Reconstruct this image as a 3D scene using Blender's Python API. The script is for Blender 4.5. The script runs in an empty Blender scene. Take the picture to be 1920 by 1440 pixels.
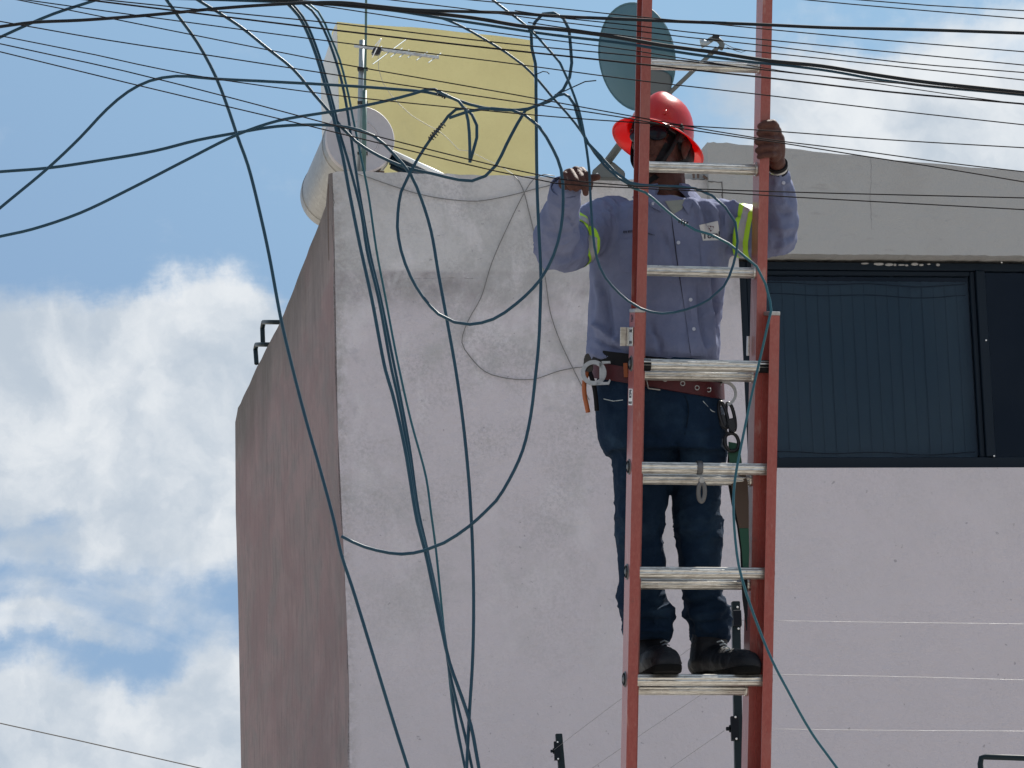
import bpy, bmesh, math, random
import numpy as np
from mathutils import Vector, Matrix
from mathutils.bvhtree import BVHTree

random.seed(7); np.random.seed(7)
R = math.radians
sc = bpy.context.scene
COL = sc.collection

# ------------------------------------------------------------------ camera
F_PX = 6700.0
PITCH = R(11.5); ROLL = 0.033
CAM = Vector((0.0, 0.0, 1.6))
FW = Vector((0, math.cos(PITCH), math.sin(PITCH)))
_r0 = Vector((1, 0, 0)); _u0 = Vector((0, -math.sin(PITCH), math.cos(PITCH)))
_c = math.cos(ROLL); _s = math.sin(ROLL)
RT = _c * _r0 - _s * _u0
UP = _s * _r0 + _c * _u0
cam_d = bpy.data.cameras.new('camera'); cam = bpy.data.objects.new('camera', cam_d); COL.objects.link(cam)
cam.matrix_world = Matrix((( RT.x, UP.x, -FW.x, CAM.x), (RT.y, UP.y, -FW.y, CAM.y), (RT.z, UP.z, -FW.z, CAM.z), (0, 0, 0, 1)))
cam_d.sensor_width = 36.0; cam_d.sensor_fit = 'HORIZONTAL'
cam_d.lens = F_PX / 1920 * 36.0
cam_d.clip_start = 0.1; cam_d.clip_end = 3000
sc.camera = cam

def ray(px, py):
    return (FW + (px - 960) / F_PX * RT + (720 - py) / F_PX * UP)
def P(px, py, Y):
    """World point seen at photo pixel (px,py) at world depth Y."""
    d = ray(px, py); return CAM + d * ((Y - CAM.y) / d.y)
def proj(v):
    d = v - CAM; z = d.dot(FW)
    return (960 + F_PX * d.dot(RT) / z, 720 - F_PX * d.dot(UP) / z)
def onplane(px, py, p0, n):
    d = ray(px, py); return CAM + d * ((p0 - CAM).dot(n) / d.dot(n))

# ------------------------------------------------------------------ world, sun, exposure
SUN_EL = R(51); SUN_AZ = R(34)            # azimuth measured from +Y (away from the camera) towards +X
sc.view_settings.view_transform = 'Standard'; sc.view_settings.look = 'None'
EXPO = 0.85   # exposed for the shaded side of the house
sc.view_settings.exposure = EXPO; sc.view_settings.gamma = 1.0
sc.view_settings.use_curve_mapping = False
world = bpy.data.worlds.new('World'); sc.world = world; world.use_nodes = True

class NT:
    def __init__(s, tree): s.t = tree; s.n = tree.nodes; s.l = tree.links
    def new(s, typ, ins=None, **kw):
        n = s.n.new(typ)
        for k, v in kw.items(): setattr(n, k, v)
        if ins:
            for k, v in ins.items():
                sock = n.inputs[k]
                if hasattr(v, 'is_linked') or isinstance(v, bpy.types.NodeSocket): s.l.new(v, sock)
                else: sock.default_value = v
        return n
    def math(s, op, a, b=None, c=None, clamp=False):
        n = s.n.new('ShaderNodeMath'); n.operation = op; n.use_clamp = clamp
        for i, v in enumerate((a, b, c)):
            if v is None: continue
            if isinstance(v, bpy.types.NodeSocket): s.l.new(v, n.inputs[i])
            else: n.inputs[i].default_value = v
        return n.outputs[0]
    def mix(s, f, a, b, typ='MIX'):
        n = s.n.new('ShaderNodeMix'); n.data_type = 'RGBA'; n.blend_type = typ
        for i, v in ((0, f), (6, a), (7, b)):
            if isinstance(v, bpy.types.NodeSocket): s.l.new(v, n.inputs[i])
            elif i == 0: n.inputs[0].default_value = v
            else: n.inputs[i].default_value = (v[0], v[1], v[2], 1)
        return n.outputs[2]
    def ramp(s, f, a, b, lo=0.0, hi=1.0, smooth=True):
        n = s.n.new('ShaderNodeMapRange'); n.interpolation_type = 'SMOOTHSTEP' if smooth else 'LINEAR'
        s.l.new(f, n.inputs[0]); n.inputs[1].default_value = a; n.inputs[2].default_value = b
        n.inputs[3].default_value = lo; n.inputs[4].default_value = hi
        return n.outputs[0]
    def noise(s, vec, scale, detail=5, rough=0.55, dist=0.0, sc3=None):
        if sc3 is not None:
            m = s.n.new('ShaderNodeMapping'); m.inputs['Scale'].default_value = sc3
            s.l.new(vec, m.inputs[0]); vec = m.outputs[0]
        n = s.n.new('ShaderNodeTexNoise'); s.l.new(vec, n.inputs['Vector'])
        n.inputs['Scale'].default_value = scale; n.inputs['Detail'].default_value = detail
        n.inputs['Roughness'].default_value = rough; n.inputs['Distortion'].default_value = dist
        return n.outputs['Fac']

def azel(px, py):
    d = ray(px, py).normalized(); return math.atan2(d.x, d.y), math.asin(d.z)

SKY_STRENGTH = 0.06
def build_world():
    w = NT(world.node_tree)
    for n in list(w.n): w.n.remove(n)
    out = w.new('ShaderNodeOutputWorld'); bg = w.new('ShaderNodeBackground')
    w.l.new(bg.outputs[0], out.inputs[0])
    bg.inputs['Strength'].default_value = SKY_STRENGTH
    sky = w.new('ShaderNodeTexSky', sky_type='NISHITA', sun_disc=False)
    sky.sun_elevation = SUN_EL; sky.sun_rotation = SUN_AZ
    sky.air_density = 1.0; sky.dust_density = 1.2; sky.ozone_density = 1.6; sky.altitude = 1800
    tc = w.new('ShaderNodeTexCoord'); g = tc.outputs['Generated']
    sep = w.new('ShaderNodeSeparateXYZ', {0: g})
    az = w.math('ARCTAN2', sep.outputs[0], sep.outputs[1])
    el = w.math('ARCSINE', sep.outputs[2])
    comb = w.new('ShaderNodeCombineXYZ', {0: az, 1: el, 2: 0.0}).outputs[0]
    # domain warp
    wn = w.new('ShaderNodeTexNoise', {'Vector': comb, 'Scale': 22.0, 'Detail': 7.0, 'Roughness': 0.62})
    sub = w.new('ShaderNodeVectorMath', {0: wn.outputs['Color'], 1: (0.5, 0.5, 0.5)}, operation='SUBTRACT')
    scl = w.new('ShaderNodeVectorMath', {0: sub.outputs[0]}, operation='SCALE'); scl.inputs['Scale'].default_value = 0.030
    wp = w.new('ShaderNodeVectorMath', {0: comb, 1: scl.outputs[0]}, operation='ADD').outputs[0]
    blobs = [  # px, py, rx, ry, weight
        (60, 760, 270, 190, 1.0), (190, 720, 150, 150, .75), (410, 650, 150, 150, 1.15), (360, 720, 190, 190, .8),
        (50, 870, 330, 140, .6), (430, 860, 170, 180, .6), (330, 900, 220, 110, .5),
        (90, 1400, 220, 150, 1.7), (420, 1370, 150, 165, 1.6), (250, 1470, 320, 140, 1.0),
        (60, 1040, 190, 40, .38), (190, 1120, 260, 45, .42), (60, 1180, 220, 35, .55), (330, 1010, 200, 80, .5), (400, 1180, 120, 60, .3), (200, 1090, 420, 170, .16),
        (1800, 270, 420, 110, .95), (1520, 150, 240, 70, .6), (1430, 250, 220, 80, .45), (1680, 70, 320, 90, .42),
        (1920, 110, 260, 90, .45), (1330, 120, 140, 110, .12), (1700, 170, 260, 60, .5)]
    tot = None
    for px, py, rx, ry, wt in blobs:
        a, e = azel(px, py)
        s1 = w.new('ShaderNodeVectorMath', {0: wp, 1: (a, e, 0)}, operation='SUBTRACT')
        s2 = w.new('ShaderNodeVectorMath', {0: s1.outputs[0], 1: (F_PX / rx, F_PX / ry, 0)}, operation='MULTIPLY')
        ln = w.new('ShaderNodeVectorMath', {0: s2.outputs[0]}, operation='LENGTH').outputs['Value']
        v = w.ramp(ln, 0.35, 1.35, wt, 0.0)
        tot = v if tot is None else w.math('ADD', tot, v)
    n1 = w.noise(comb, 30.0, 9, 0.6, 0.3)
    nw = w.noise(comb, 16.0, 8, 0.62, 0.8, (1.0, 3.2, 1.0))
    dens = w.math('ADD', tot, w.math('MULTIPLY', w.math('SUBTRACT', n1, 0.5), 1.1))
    dens = w.math('ADD', dens, w.math('MULTIPLY', w.math('SUBTRACT', nw, 0.5), 0.75))
    m_in = w.ramp(dens, 0.12, 0.85)
    # the rest of the sky: the same broken clouds everywhere else
    g3 = w.noise(g, 2.6, 9, 0.58, 0.4)
    m_out = w.ramp(g3, 0.42, 0.60, 0.0, 0.95)
    az0, el0 = azel(960, 720)
    o1 = w.new('ShaderNodeVectorMath', {0: comb, 1: (az0, el0, 0)}, operation='SUBTRACT')
    o2 = w.new('ShaderNodeVectorMath', {0: o1.outputs[0], 1: (5.2, 6.6, 0)}, operation='MULTIPLY')
    ol = w.new('ShaderNodeVectorMath', {0: o2.outputs[0]}, operation='LENGTH').outputs['Value']
    outside = w.ramp(ol, 0.95, 1.5)
    mask = w.math('ADD', w.math('MULTIPLY', m_in, w.math('SUBTRACT', 1.0, outside)), w.math('MULTIPLY', m_out, outside), clamp=True)
    # cloud tone: bright tops, grey-blue hollows
    n3 = w.noise(wp, 26.0, 7, 0.55, 0.2)
    tone = w.ramp(n3, 0.34, 0.66)
    k = 1.0 / SKY_STRENGTH / 2 ** EXPO
    ccol = w.mix(tone, (0.53 * k, 0.60 * k, 0.68 * k), (0.86 * k, 0.885 * k, 0.905 * k))
    # hazy blue of the day: the physical sky pulled towards a milky blue
    sv = Vector((math.sin(SUN_AZ) * math.cos(SUN_EL), math.cos(SUN_AZ) * math.cos(SUN_EL), math.sin(SUN_EL)))
    glow = w.new('ShaderNodeVectorMath', {0: g, 1: tuple(sv)}, operation='DOT_PRODUCT').outputs['Value']     # the sky pales towards the sun
    d0, d1 = ray(0, 900).normalized().dot(sv), ray(1500, 0).normalized().dot(sv)
    hazy = w.mix(w.ramp(glow, d0, d1), (0.262 * k, 0.405 * k, 0.610 * k), (0.335 * k, 0.545 * k, 0.760 * k))
    blue = w.mix(0.86, sky.outputs[0], hazy)
    c = w.mix(w.math('MULTIPLY', mask, 0.93), blue, ccol)
    w.l.new(c, bg.inputs['Color'])
build_world()

sd = bpy.data.lights.new('sun', 'SUN'); sd.energy = 4.8; sd.angle = R(0.6); sd.color = (1.0, 0.95, 0.87)
so = bpy.data.objects.new('sun', sd); COL.objects.link(so)
sdir = Vector((math.sin(SUN_AZ) * math.cos(SUN_EL), math.cos(SUN_AZ) * math.cos(SUN_EL), math.sin(SUN_EL)))
so.rotation_euler = sdir.to_track_quat('Z', 'Y').to_euler(); so.location = (0, 0, 30)

# ------------------------------------------------------------------ object helpers
def tagp(o, label=None, cat=None, group=None, kind=None):
    if label: o['label'] = label
    if cat: o['category'] = cat
    if group: o['group'] = group
    if kind: o['kind'] = kind
def thing(name, loc, label, cat, group=None):
    o = bpy.data.objects.new(name, None); COL.objects.link(o); o.location = loc; o.empty_display_size = .1
    tagp(o, label, cat, group); return o
def mworld(o):
    m = Matrix.Translation(o.location)
    return (mworld(o.parent) @ o.matrix_parent_inverse @ m) if o.parent else m
def obj(name, src, mat, parent=None, label=None, cat=None, group=None, kind=None, smooth=False, sharp=None):
    """src: bmesh or mesh in world coordinates"""
    if isinstance(src, bmesh.types.BMesh):
        bmesh.ops.recalc_face_normals(src, faces=src.faces)
        me = bpy.data.meshes.new(name); src.to_mesh(me); src.free()
    else:
        me = src; me.name = name
    mats = mat if isinstance(mat, (list, tuple)) else [mat]
    if not len(me.materials):
        for m in mats: me.materials.append(m)
    n = len(me.vertices); co = np.empty(n * 3, 'f'); me.vertices.foreach_get('co', co); co = co.reshape(-1, 3)
    mn, mx = co.min(0), co.max(0); base = np.array([(mn[0] + mx[0]) / 2, (mn[1] + mx[1]) / 2, mn[2]], 'f')
    co -= base; me.vertices.foreach_set('co', co.ravel())
    if smooth:
        me.polygons.foreach_set('use_smooth', [True] * len(me.polygons))
        if sharp:
            me.set_sharp_from_angle(angle=R(sharp))
    me.update()
    o = bpy.data.objects.new(name, me); COL.objects.link(o); o.location = Vector(base.tolist())
    if parent:
        o.parent = parent; o.matrix_parent_inverse = mworld(parent).inverted()
    tagp(o, label, cat, group, kind)
    return o

def prism(bm, pts, off):
    """closed solid from a planar polygon pts extruded by off"""
    a = [bm.verts.new(p) for p in pts]; b = [bm.verts.new(p + off) for p in pts]
    bm.faces.new(a); bm.faces.new(b[::-1])
    n = len(pts)
    for i in range(n): bm.faces.new((a[i], b[i], b[(i + 1) % n], a[(i + 1) % n]))
def box(bm, o, a, b, c):
    """box with corner o and edge vectors a,b,c"""
    prism(bm, [o, o + a, o + a + b, o + b], c)
def cbox(bm, c, ax, ay, az):
    box(bm, c - ax / 2 - ay / 2 - az / 2, ax, ay, az)
def frame_of(d):
    d = d.normalized(); h = Vector((0, 0, 1)) if abs(d.z) < .9 else Vector((1, 0, 0))
    x = d.cross(h).normalized(); return x, d.cross(x).normalized()
def spline(pts, step):
    """catmull-rom resample of 3D points (lists of Vector)"""
    if len(pts) == 2:
        n = max(1, int((pts[1] - pts[0]).length / step)); return [pts[0].lerp(pts[1], i / n) for i in range(n + 1)]
    q = [pts[0] * 2 - pts[1]] + list(pts) + [pts[-1] * 2 - pts[-2]]
    out = []
    for i in range(1, len(q) - 2):
        p0, p1, p2, p3 = q[i - 1], q[i], q[i + 1], q[i + 2]
        # centripetal parameters
        t0 = 0; t1 = t0 + max((p1 - p0).length, 1e-5) ** .5; t2 = t1 + max((p2 - p1).length, 1e-5) ** .5; t3 = t2 + max((p3 - p2).length, 1e-5) ** .5
        n = max(1, int((p2 - p1).length / step))
        for k in range(n):
            t = t1 + (t2 - t1) * k / n
            A1 = p0 * ((t1 - t) / (t1 - t0)) + p1 * ((t - t0) / (t1 - t0))
            A2 = p1 * ((t2 - t) / (t2 - t1)) + p2 * ((t - t1) / (t2 - t1))
            A3 = p2 * ((t3 - t) / (t3 - t2)) + p3 * ((t - t2) / (t3 - t2))
            B1 = A1 * ((t2 - t) / (t2 - t0)) + A2 * ((t - t0) / (t2 - t0))
            B2 = A2 * ((t3 - t) / (t3 - t1)) + A3 * ((t - t1) / (t3 - t1))
            out.append(B1 * ((t2 - t) / (t2 - t1)) + B2 * ((t - t1) / (t2 - t1)))
    out.append(pts[-1]); return out
def tube(bm, pts, r, seg=8, caps=True, flat=None):
    """sweep a circle (or flat ellipse: (ratio, axis)) along pts. r may be list"""
    n = len(pts); rings = []; x = None
    for i in range(n):
        d = (pts[min(i + 1, n - 1)] - pts[max(i - 1, 0)]).normalized()
        if x is None: x, y = frame_of(d)
        else:
            x = (x - d * x.dot(d)).normalized(); y = d.cross(x).normalized()
        if flat: x = (flat[1] - d * flat[1].dot(d)).normalized(); y = d.cross(x).normalized()
        rr = r[i] if isinstance(r, (list, tuple)) else r
        ry = rr * (flat[0] if flat else 1)
        rings.append([bm.verts.new(pts[i] + x * rr * math.cos(2 * math.pi * k / seg) + y * ry * math.sin(2 * math.pi * k / seg)) for k in range(seg)])
    for a, b in zip(rings, rings[1:]):
        for k in range(seg): bm.faces.new((a[k], a[(k + 1) % seg], b[(k + 1) % seg], b[k]))
    if caps: bm.faces.new(rings[0][::-1]); bm.faces.new(rings[-1])
def loft(bm, rings, caps=True):
    vs = [[bm.verts.new(p) for p in r] for r in rings]; m = len(vs[0])
    for a, b in zip(vs, vs[1:]):
        for k in range(m): bm.faces.new((a[k], a[(k + 1) % m], b[(k + 1) % m], b[k]))
    if caps: bm.faces.new(vs[0][::-1]); bm.faces.new(vs[-1])
def ellipsoid(bm, c, rad, rot=None, u=20, v=12):
    M = Matrix.Translation(c) @ (rot.to_4x4() if rot else Matrix()) @ Matrix.Diagonal((*rad, 1))
    bmesh.ops.create_uvsphere(bm, u_segments=u, v_segments=v, radius=1, matrix=M)
def capsule(bm, a, ra, b, rb, seg=14):
    if (b - a).length > 1e-4:
        x, y = frame_of(b - a)
        loft(bm, [[p + x * r * math.cos(2 * math.pi * k / seg) + y * r * math.sin(2 * math.pi * k / seg) for k in range(seg)] for p, r in ((a, ra), (b, rb))])
    ellipsoid(bm, a, (ra,) * 3, u=seg, v=10); ellipsoid(bm, b, (rb,) * 3, u=seg, v=10)
def chain(bm, pr, seg=14):
    for (a, ra), (b, rb) in zip(pr, pr[1:]): capsule(bm, a, ra, b, rb, seg)
def remeshed(bm, voxel, smooth=0, factor=.5):
    bmesh.ops.recalc_face_normals(bm, faces=bm.faces)
    me = bpy.data.meshes.new('tmp'); bm.to_mesh(me); bm.free()
    o = bpy.data.objects.new('tmp', me); COL.objects.link(o)
    m = o.modifiers.new('r', 'REMESH'); m.mode = 'VOXEL'; m.voxel_size = voxel; m.use_smooth_shade = True
    if smooth:
        s = o.modifiers.new('s', 'SMOOTH'); s.iterations = smooth; s.factor = factor
    dg = bpy.context.evaluated_depsgraph_get()
    res = bpy.data.meshes.new_from_object(o.evaluated_get(dg))
    bpy.data.objects.remove(o); bpy.data.meshes.remove(me)
    return res
def getco(me):
    n = len(me.vertices); co = np.empty(n * 3, 'f'); me.vertices.foreach_get('co', co)
    no = np.empty(n * 3, 'f'); me.vertices.foreach_get('normal', no)
    return co.reshape(-1, 3).astype('d'), no.reshape(-1, 3).astype('d')
def setco(me, co): me.vertices.foreach_set('co', co.astype('f').ravel()); me.update()
def projn(co):
    d = co - np.array(CAM); z = d @ np.array(FW)
    return 960 + F_PX * (d @ np.array(RT)) / z, 720 - F_PX * (d @ np.array(UP)) / z
def _h(i, j, k, s):
    n = (i * 374761393 + j * 668265263 + k * 2147483647 + s * 1274126177) & 0xffffffff
    n = ((n ^ (n >> 13)) * 1274126177) & 0xffffffff
    return ((n ^ (n >> 16)) & 0xffff) / 65535.0
def vnoise(p, s=0):
    i = np.floor(p).astype(np.int64); f = p - i; f = f * f * (3 - 2 * f); r = 0
    for a in (0, 1):
        for b in (0, 1):
            for c in (0, 1):
                wgt = (f[:, 0] if a else 1 - f[:, 0]) * (f[:, 1] if b else 1 - f[:, 1]) * (f[:, 2] if c else 1 - f[:, 2])
                r = r + wgt * _h(i[:, 0] + a, i[:, 1] + b, i[:, 2] + c, s)
    return r
def strokes(me, items, only=None):
    """press folds into a mesh: items = [(px polyline, half width px, height m)], on faces turned to the viewer"""
    co, no = getco(me); x, y = projn(co)
    face = np.clip(-no[:, 1] * 1.6 + .15, 0, 1)
    d = np.zeros(len(co))
    for pl, wd, amp in items:
        best = np.full(len(co), 1e9)
        for (x0, y0), (x1, y1) in zip(pl, pl[1:]):
            L2 = (x1 - x0) ** 2 + (y1 - y0) ** 2; t = np.clip(((x - x0) * (x1 - x0) + (y - y0) * (y1 - y0)) / L2, 0, 1)
            best = np.minimum(best, np.hypot(x - x0 - t * (x1 - x0), y - y0 - t * (y1 - y0)))
        # taper at stroke ends
        ex0 = np.hypot(x - pl[0][0], y - pl[0][1]); ex1 = np.hypot(x - pl[-1][0], y - pl[-1][1])
        L = sum(math.hypot(b[0] - a[0], b[1] - a[1]) for a, b in zip(pl, pl[1:]))
        tp = np.clip(np.minimum(ex0, ex1) / (L * .3) + .1, 0, 1)
        d += amp * np.exp(-(best / wd) ** 2) * tp
    setco(me, co + no * (d * face)[:, None])

# ------------------------------------------------------------------ materials
def mat(name, col, rough=.6, metal=0, bump=None, var=None, spec=None, trans=None, coat=0, sub=None):
    m = bpy.data.materials.new(name); m.use_nodes = True; w = NT(m.node_tree)
    b = w.n['Principled BSDF']; b.inputs['Roughness'].default_value = rough; b.inputs['Metallic'].default_value = metal
    if spec is not None: b.inputs['Specular IOR Level'].default_value = spec
    if coat: b.inputs['Coat Weight'].default_value = coat; b.inputs['Coat Roughness'].default_value = .15
    geo = w.new('ShaderNodeNewGeometry'); pos = geo.outputs['Position']
    c = (*col, 1); b.inputs['Base Color'].default_value = c
    if var:      # [(scale, sc3, lo, hi, colour, amount)]
        cur = None
        for scale, s3, lo, hi, col2, amt in var:
            f = w.ramp(w.noise(pos, scale, 6, .6, 0, s3), lo, hi, 0, amt)
            cur = w.mix(f, cur if cur is not None else col, col2)
        w.l.new(cur, b.inputs['Base Color'])
    if bump:     # [(scale, sc3, strength m)]
        h = None
        for scale, s3, amt in bump:
            f = w.math('MULTIPLY', w.noise(pos, scale, 5, .6, 0, s3), amt)
            h = f if h is None else w.math('ADD', h, f)
        bn = w.new('ShaderNodeBump', {'Height': h, 'Strength': 1.0, 'Distance': 1.0}); w.l.new(bn.outputs[0], b.inputs['Normal'])
    if trans:
        t = w.new('ShaderNodeBsdfTranslucent', {'Color': (*trans[0], 1)}); mx = w.new('ShaderNodeMixShader', {0: trans[1], 1: b.outputs[0], 2: t.outputs[0]})
        w.l.new(mx.outputs[0], w.n['Material Output'].inputs[0])
    return m

M = {}
M['cable'] = mat('cable_sheath', (.008, .043, .074), .42, spec=.3, bump=[(300, None, .0004)], var=[(9, None, .4, .7, (.013, .055, .085), .8), (60, None, .5, .8, (.02, .045, .055), .35)])
M['tealcable'] = mat('teal_cable', (.016, .085, .115), .42, spec=.3, var=[(9, None, .4, .7, (.025, .10, .115), .7)])
M['blackcable'] = mat('black_cable', (.007, .012, .016), .6, spec=.25, var=[(12, None, .4, .7, (.018, .014, .016), .7)])
M['wire'] = mat('thin_wire', (.010, .009, .011), .8, spec=.12, var=[(15, None, .4, .7, (.028, .02, .018), .6)])
M['greywire'] = mat('grey_wire', (.16, .155, .15), .5)
M['palewire'] = mat('pale_coax', (.45, .42, .30), .5)
M['fencewire'] = mat('fence_wire', (.30, .30, .30), .5, .5, var=[(14, None, .5, .7, (.6, .6, .6), .8)])
M['frp'] = mat('fibreglass_rail', (.245, .043, .036), .30, bump=[(420, (1, 1, .35), .0005)], spec=.55,
               var=[(160, (1, 1, .4), .35, .7, (.31, .085, .07), .55), (10, (1, 1, .5), .5, .75, (.30, .11, .095), .55), (34, None, .60, .76, (.13, .045, .04), .6), (26, (1, 1, .18), .60, .70, (.40, .24, .21), .45), (3, None, .5, .7, (.20, .05, .042), .5)])
M['alu'] = mat('brushed_aluminium', (.60, .585, .55), .34, .85, bump=[(90, (.15, 3, 3), .0004)],
               var=[(70, (.12, 3, 3), .42, .70, (.28, .26, .235), .75), (18, None, .50, .72, (.34, .31, .275), .7), (120, None, .62, .74, (.12, .11, .10), .6)])
M['steel'] = mat('cast_alloy', (.36, .36, .36), .42, .8, var=[(60, None, .4, .7, (.22, .22, .22), .6)])
M['hooksteel'] = mat('worn_hook_steel', (.12, .12, .125), .45, .7)
M['greyjaw'] = mat('plier_steel', (.05, .045, .04), .5, .6)
M['blackrubber'] = mat('black_rubber', (.006, .006, .008), .75, spec=.2)
M['blackmetal'] = mat('black_steel', (.010, .010, .012), .4, .3)
M['shirt'] = mat('work_shirt_cloth', (.150, .172, .275), .9, spec=.12, bump=[(900, None, .0006), (70, None, .0025), (26, (1, 1, .6), .004)], trans=((.17, .19, .32), .07),
                 var=[(22, None, .35, .7, (.185, .205, .315), .6), (5, None, .5, .75, (.105, .12, .215), .5)])
M['tee'] = mat('undershirt', (.22, .24, .22), .9, bump=[(300, None, .001)])
M['jeans'] = mat('denim', (.008, .019, .040), .95, spec=.08, bump=[(1100, None, .0006), (60, None, .003), (25, None, .005)],
                 var=[(9, None, .45, .75, (.022, .044, .075), .75), (500, None, .5, .8, (.03, .05, .09), .2)])
M['boot'] = mat('black_leather', (.005, .006, .009), .6, spec=.25, bump=[(150, None, .002)], var=[(30, None, .45, .7, (.013, .014, .018), .6)])
M['sole'] = mat('boot_sole', (.006, .006, .006), .9, spec=.1, bump=[(90, (1, 1, 4), .003)])
M['skin'] = mat('tanned_skin', (.066, .026, .020), .6, spec=.22, bump=[(320, None, .0012), (80, None, .0018)], var=[(40, None, .4, .7, (.088, .036, .027), .6)])
M['hair'] = mat('black_hair', (.008, .007, .008), .6, bump=[(300, (1, 1, .3), .002)])
M['helmet'] = mat('red_helmet_shell', (.55, .012, .010), .28, spec=.5, coat=.35, trans=((.9, .010, .006), .38), bump=[(40, None, .0006)],
                  var=[(50, None, .5, .8, (.46, .03, .025), .4)])
M['glass_dark'] = mat('dark_lens', (.006, .008, .014), .22, spec=.18)
M['band_y'] = mat('hi_vis_yellow', (.36, .62, .02), .55, bump=[(500, None, .0005)])
M['band_g'] = mat('reflective_tape', (.30, .30, .31), .5, .2, bump=[(700, None, .0004)])
M['patch'] = mat('white_patch', (.55, .55, .56), .8, bump=[(500, None, .0005)])
M['ink'] = mat('dark_embroidery', (.012, .013, .03), .7)
M['inkred'] = mat('maroon_embroidery', (.09, .02, .03), .7)
M['belt'] = mat('oxblood_leather', (.062, .007, .010), .5, spec=.3, bump=[(120, None, .001)], var=[(40, None, .4, .7, (.035, .006, .008), .6)])
M['orange'] = mat('orange_grip', (.30, .075, .015), .5)
M['green'] = mat('green_webbing', (.012, .06, .035), .8, bump=[(600, None, .0006)])
M['brown'] = mat('brown_webbing', (.07, .045, .032), .85, bump=[(600, None, .0006)])
M['button'] = mat('shirt_button', (.42, .44, .52), .35)
M['dish'] = mat('dish_paint', (.062, .135, .170), .6, spec=.25, bump=[(300, None, .0003)], var=[(6, None, .4, .7, (.075, .15, .18), .6)])
M['dishmetal'] = mat('dish_bracket_paint', (.11, .12, .12), .6, spec=.25)
M['galv'] = mat('galvanised', (.30, .34, .37), .45, .5, var=[(25, (1, 1, .3), .4, .7, (.20, .25, .27), .6)])
M['greenpole'] = mat('green_pipe', (.05, .11, .10), .5, var=[(25, None, .4, .7, (.09, .16, .15), .6)])
M['tank'] = mat('tank_enamel', (.42, .40, .42), .5, bump=[(30, None, .001)], var=[(12, None, .4, .7, (.36, .34, .36), .6)])
M['tankskin'] = mat('tank_stainless', (.20, .20, .195), .36, .95, bump=[(12, None, .004)], var=[(20, None, .5, .8, (.09, .085, .08), .7), (30, (.4, .4, 3), .5, .7, (.30, .30, .29), .6)])
M['whitepipe'] = mat('white_enamel', (.78, .78, .76), .4)
M['tubeglass'] = mat('collector_tube', (.010, .030, .050), .12, spec=.7)
M['rust'] = mat('rusty_bracket', (.11, .075, .062), .85)
M['frame'] = mat('window_frame_paint', (.0025, .008, .016), .5, spec=.2, bump=[(60, None, .0006)])
M['slat'] = mat('blind_slat', (.42, .47, .49), .8, bump=[(250, None, .0006)])
M['dark'] = mat('dark_interior', (.006, .012, .022), .9, spec=.1)
M['post'] = mat('fence_post_paint', (.003, .013, .018), .5, spec=.25)
M['insul'] = mat('insulator', (.003, .006, .011), .55, spec=.2)
M['white'] = mat('white_plastic', (.7, .7, .7), .4)
M['asphalt'] = mat('asphalt_road', (.10, .098, .095), .9, bump=[(40, None, .004)], var=[(2, None, .4, .7, (.14, .135, .13), .7)])
M['yellow'] = mat('yellow_render', (.74, .65, .31), .9, bump=[(200, None, .0015), (6, None, .004)],
                  var=[(1.3, None, .4, .7, (.60, .51, .235), .7), (60, None, .5, .8, (.62, .53, .24), .4), (2.4, None, .6, .8, (.50, .45, .26), .5)])
M['paleside'] = mat('pale_render', (.52, .55, .56), .9, bump=[(100, None, .001)], var=[(2, None, .4, .7, (.44, .46, .47), .6)])

# window glass: a thin, faintly reflecting clear sheet
def glassmat():
    m = bpy.data.materials.new('window_glass'); m.use_nodes = True; w = NT(m.node_tree)
    for n in list(w.n):
        if n.type != 'OUTPUT_MATERIAL': w.n.remove(n)
    t = w.new('ShaderNodeBsdfTransparent', {'Color': (.50, .56, .60, 1)}); g = w.new('ShaderNodeBsdfGlossy', {'Roughness': .03, 'Color': (.45, .55, .72, 1)})
    fr = w.new('ShaderNodeFresnel', {'IOR': 1.35}); mx = w.new('ShaderNodeMixShader', {0: fr.outputs[0], 1: t.outputs[0], 2: g.outputs[0]})
    w.l.new(mx.outputs[0], w.n['Material Output'].inputs[0]); return m
M['glass'] = glassmat()

# ------------------------------------------------------------------ building frame
YAW = R(10)
BU = Vector((math.cos(YAW), math.sin(YAW), 0)); BV = Vector((-math.sin(YAW), math.cos(YAW), 0)); BZ = Vector((0, 0, 1))
CORNER = P(634, 700, 14.75); CORNER.z = 0
def FWL(px, py, off=0.0): return onplane(px, py, CORNER + BV * off, BV)
def SWL(px, py): return onplane(px, py, CORNER, BU)
def uz(p): d = p - CORNER; return d.dot(BU), d.z
def UZ(u, z, v=0.0): return CORNER + BU * u + BV * v + BZ * z
Z_LINE = FWL(900, 508).z

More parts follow.
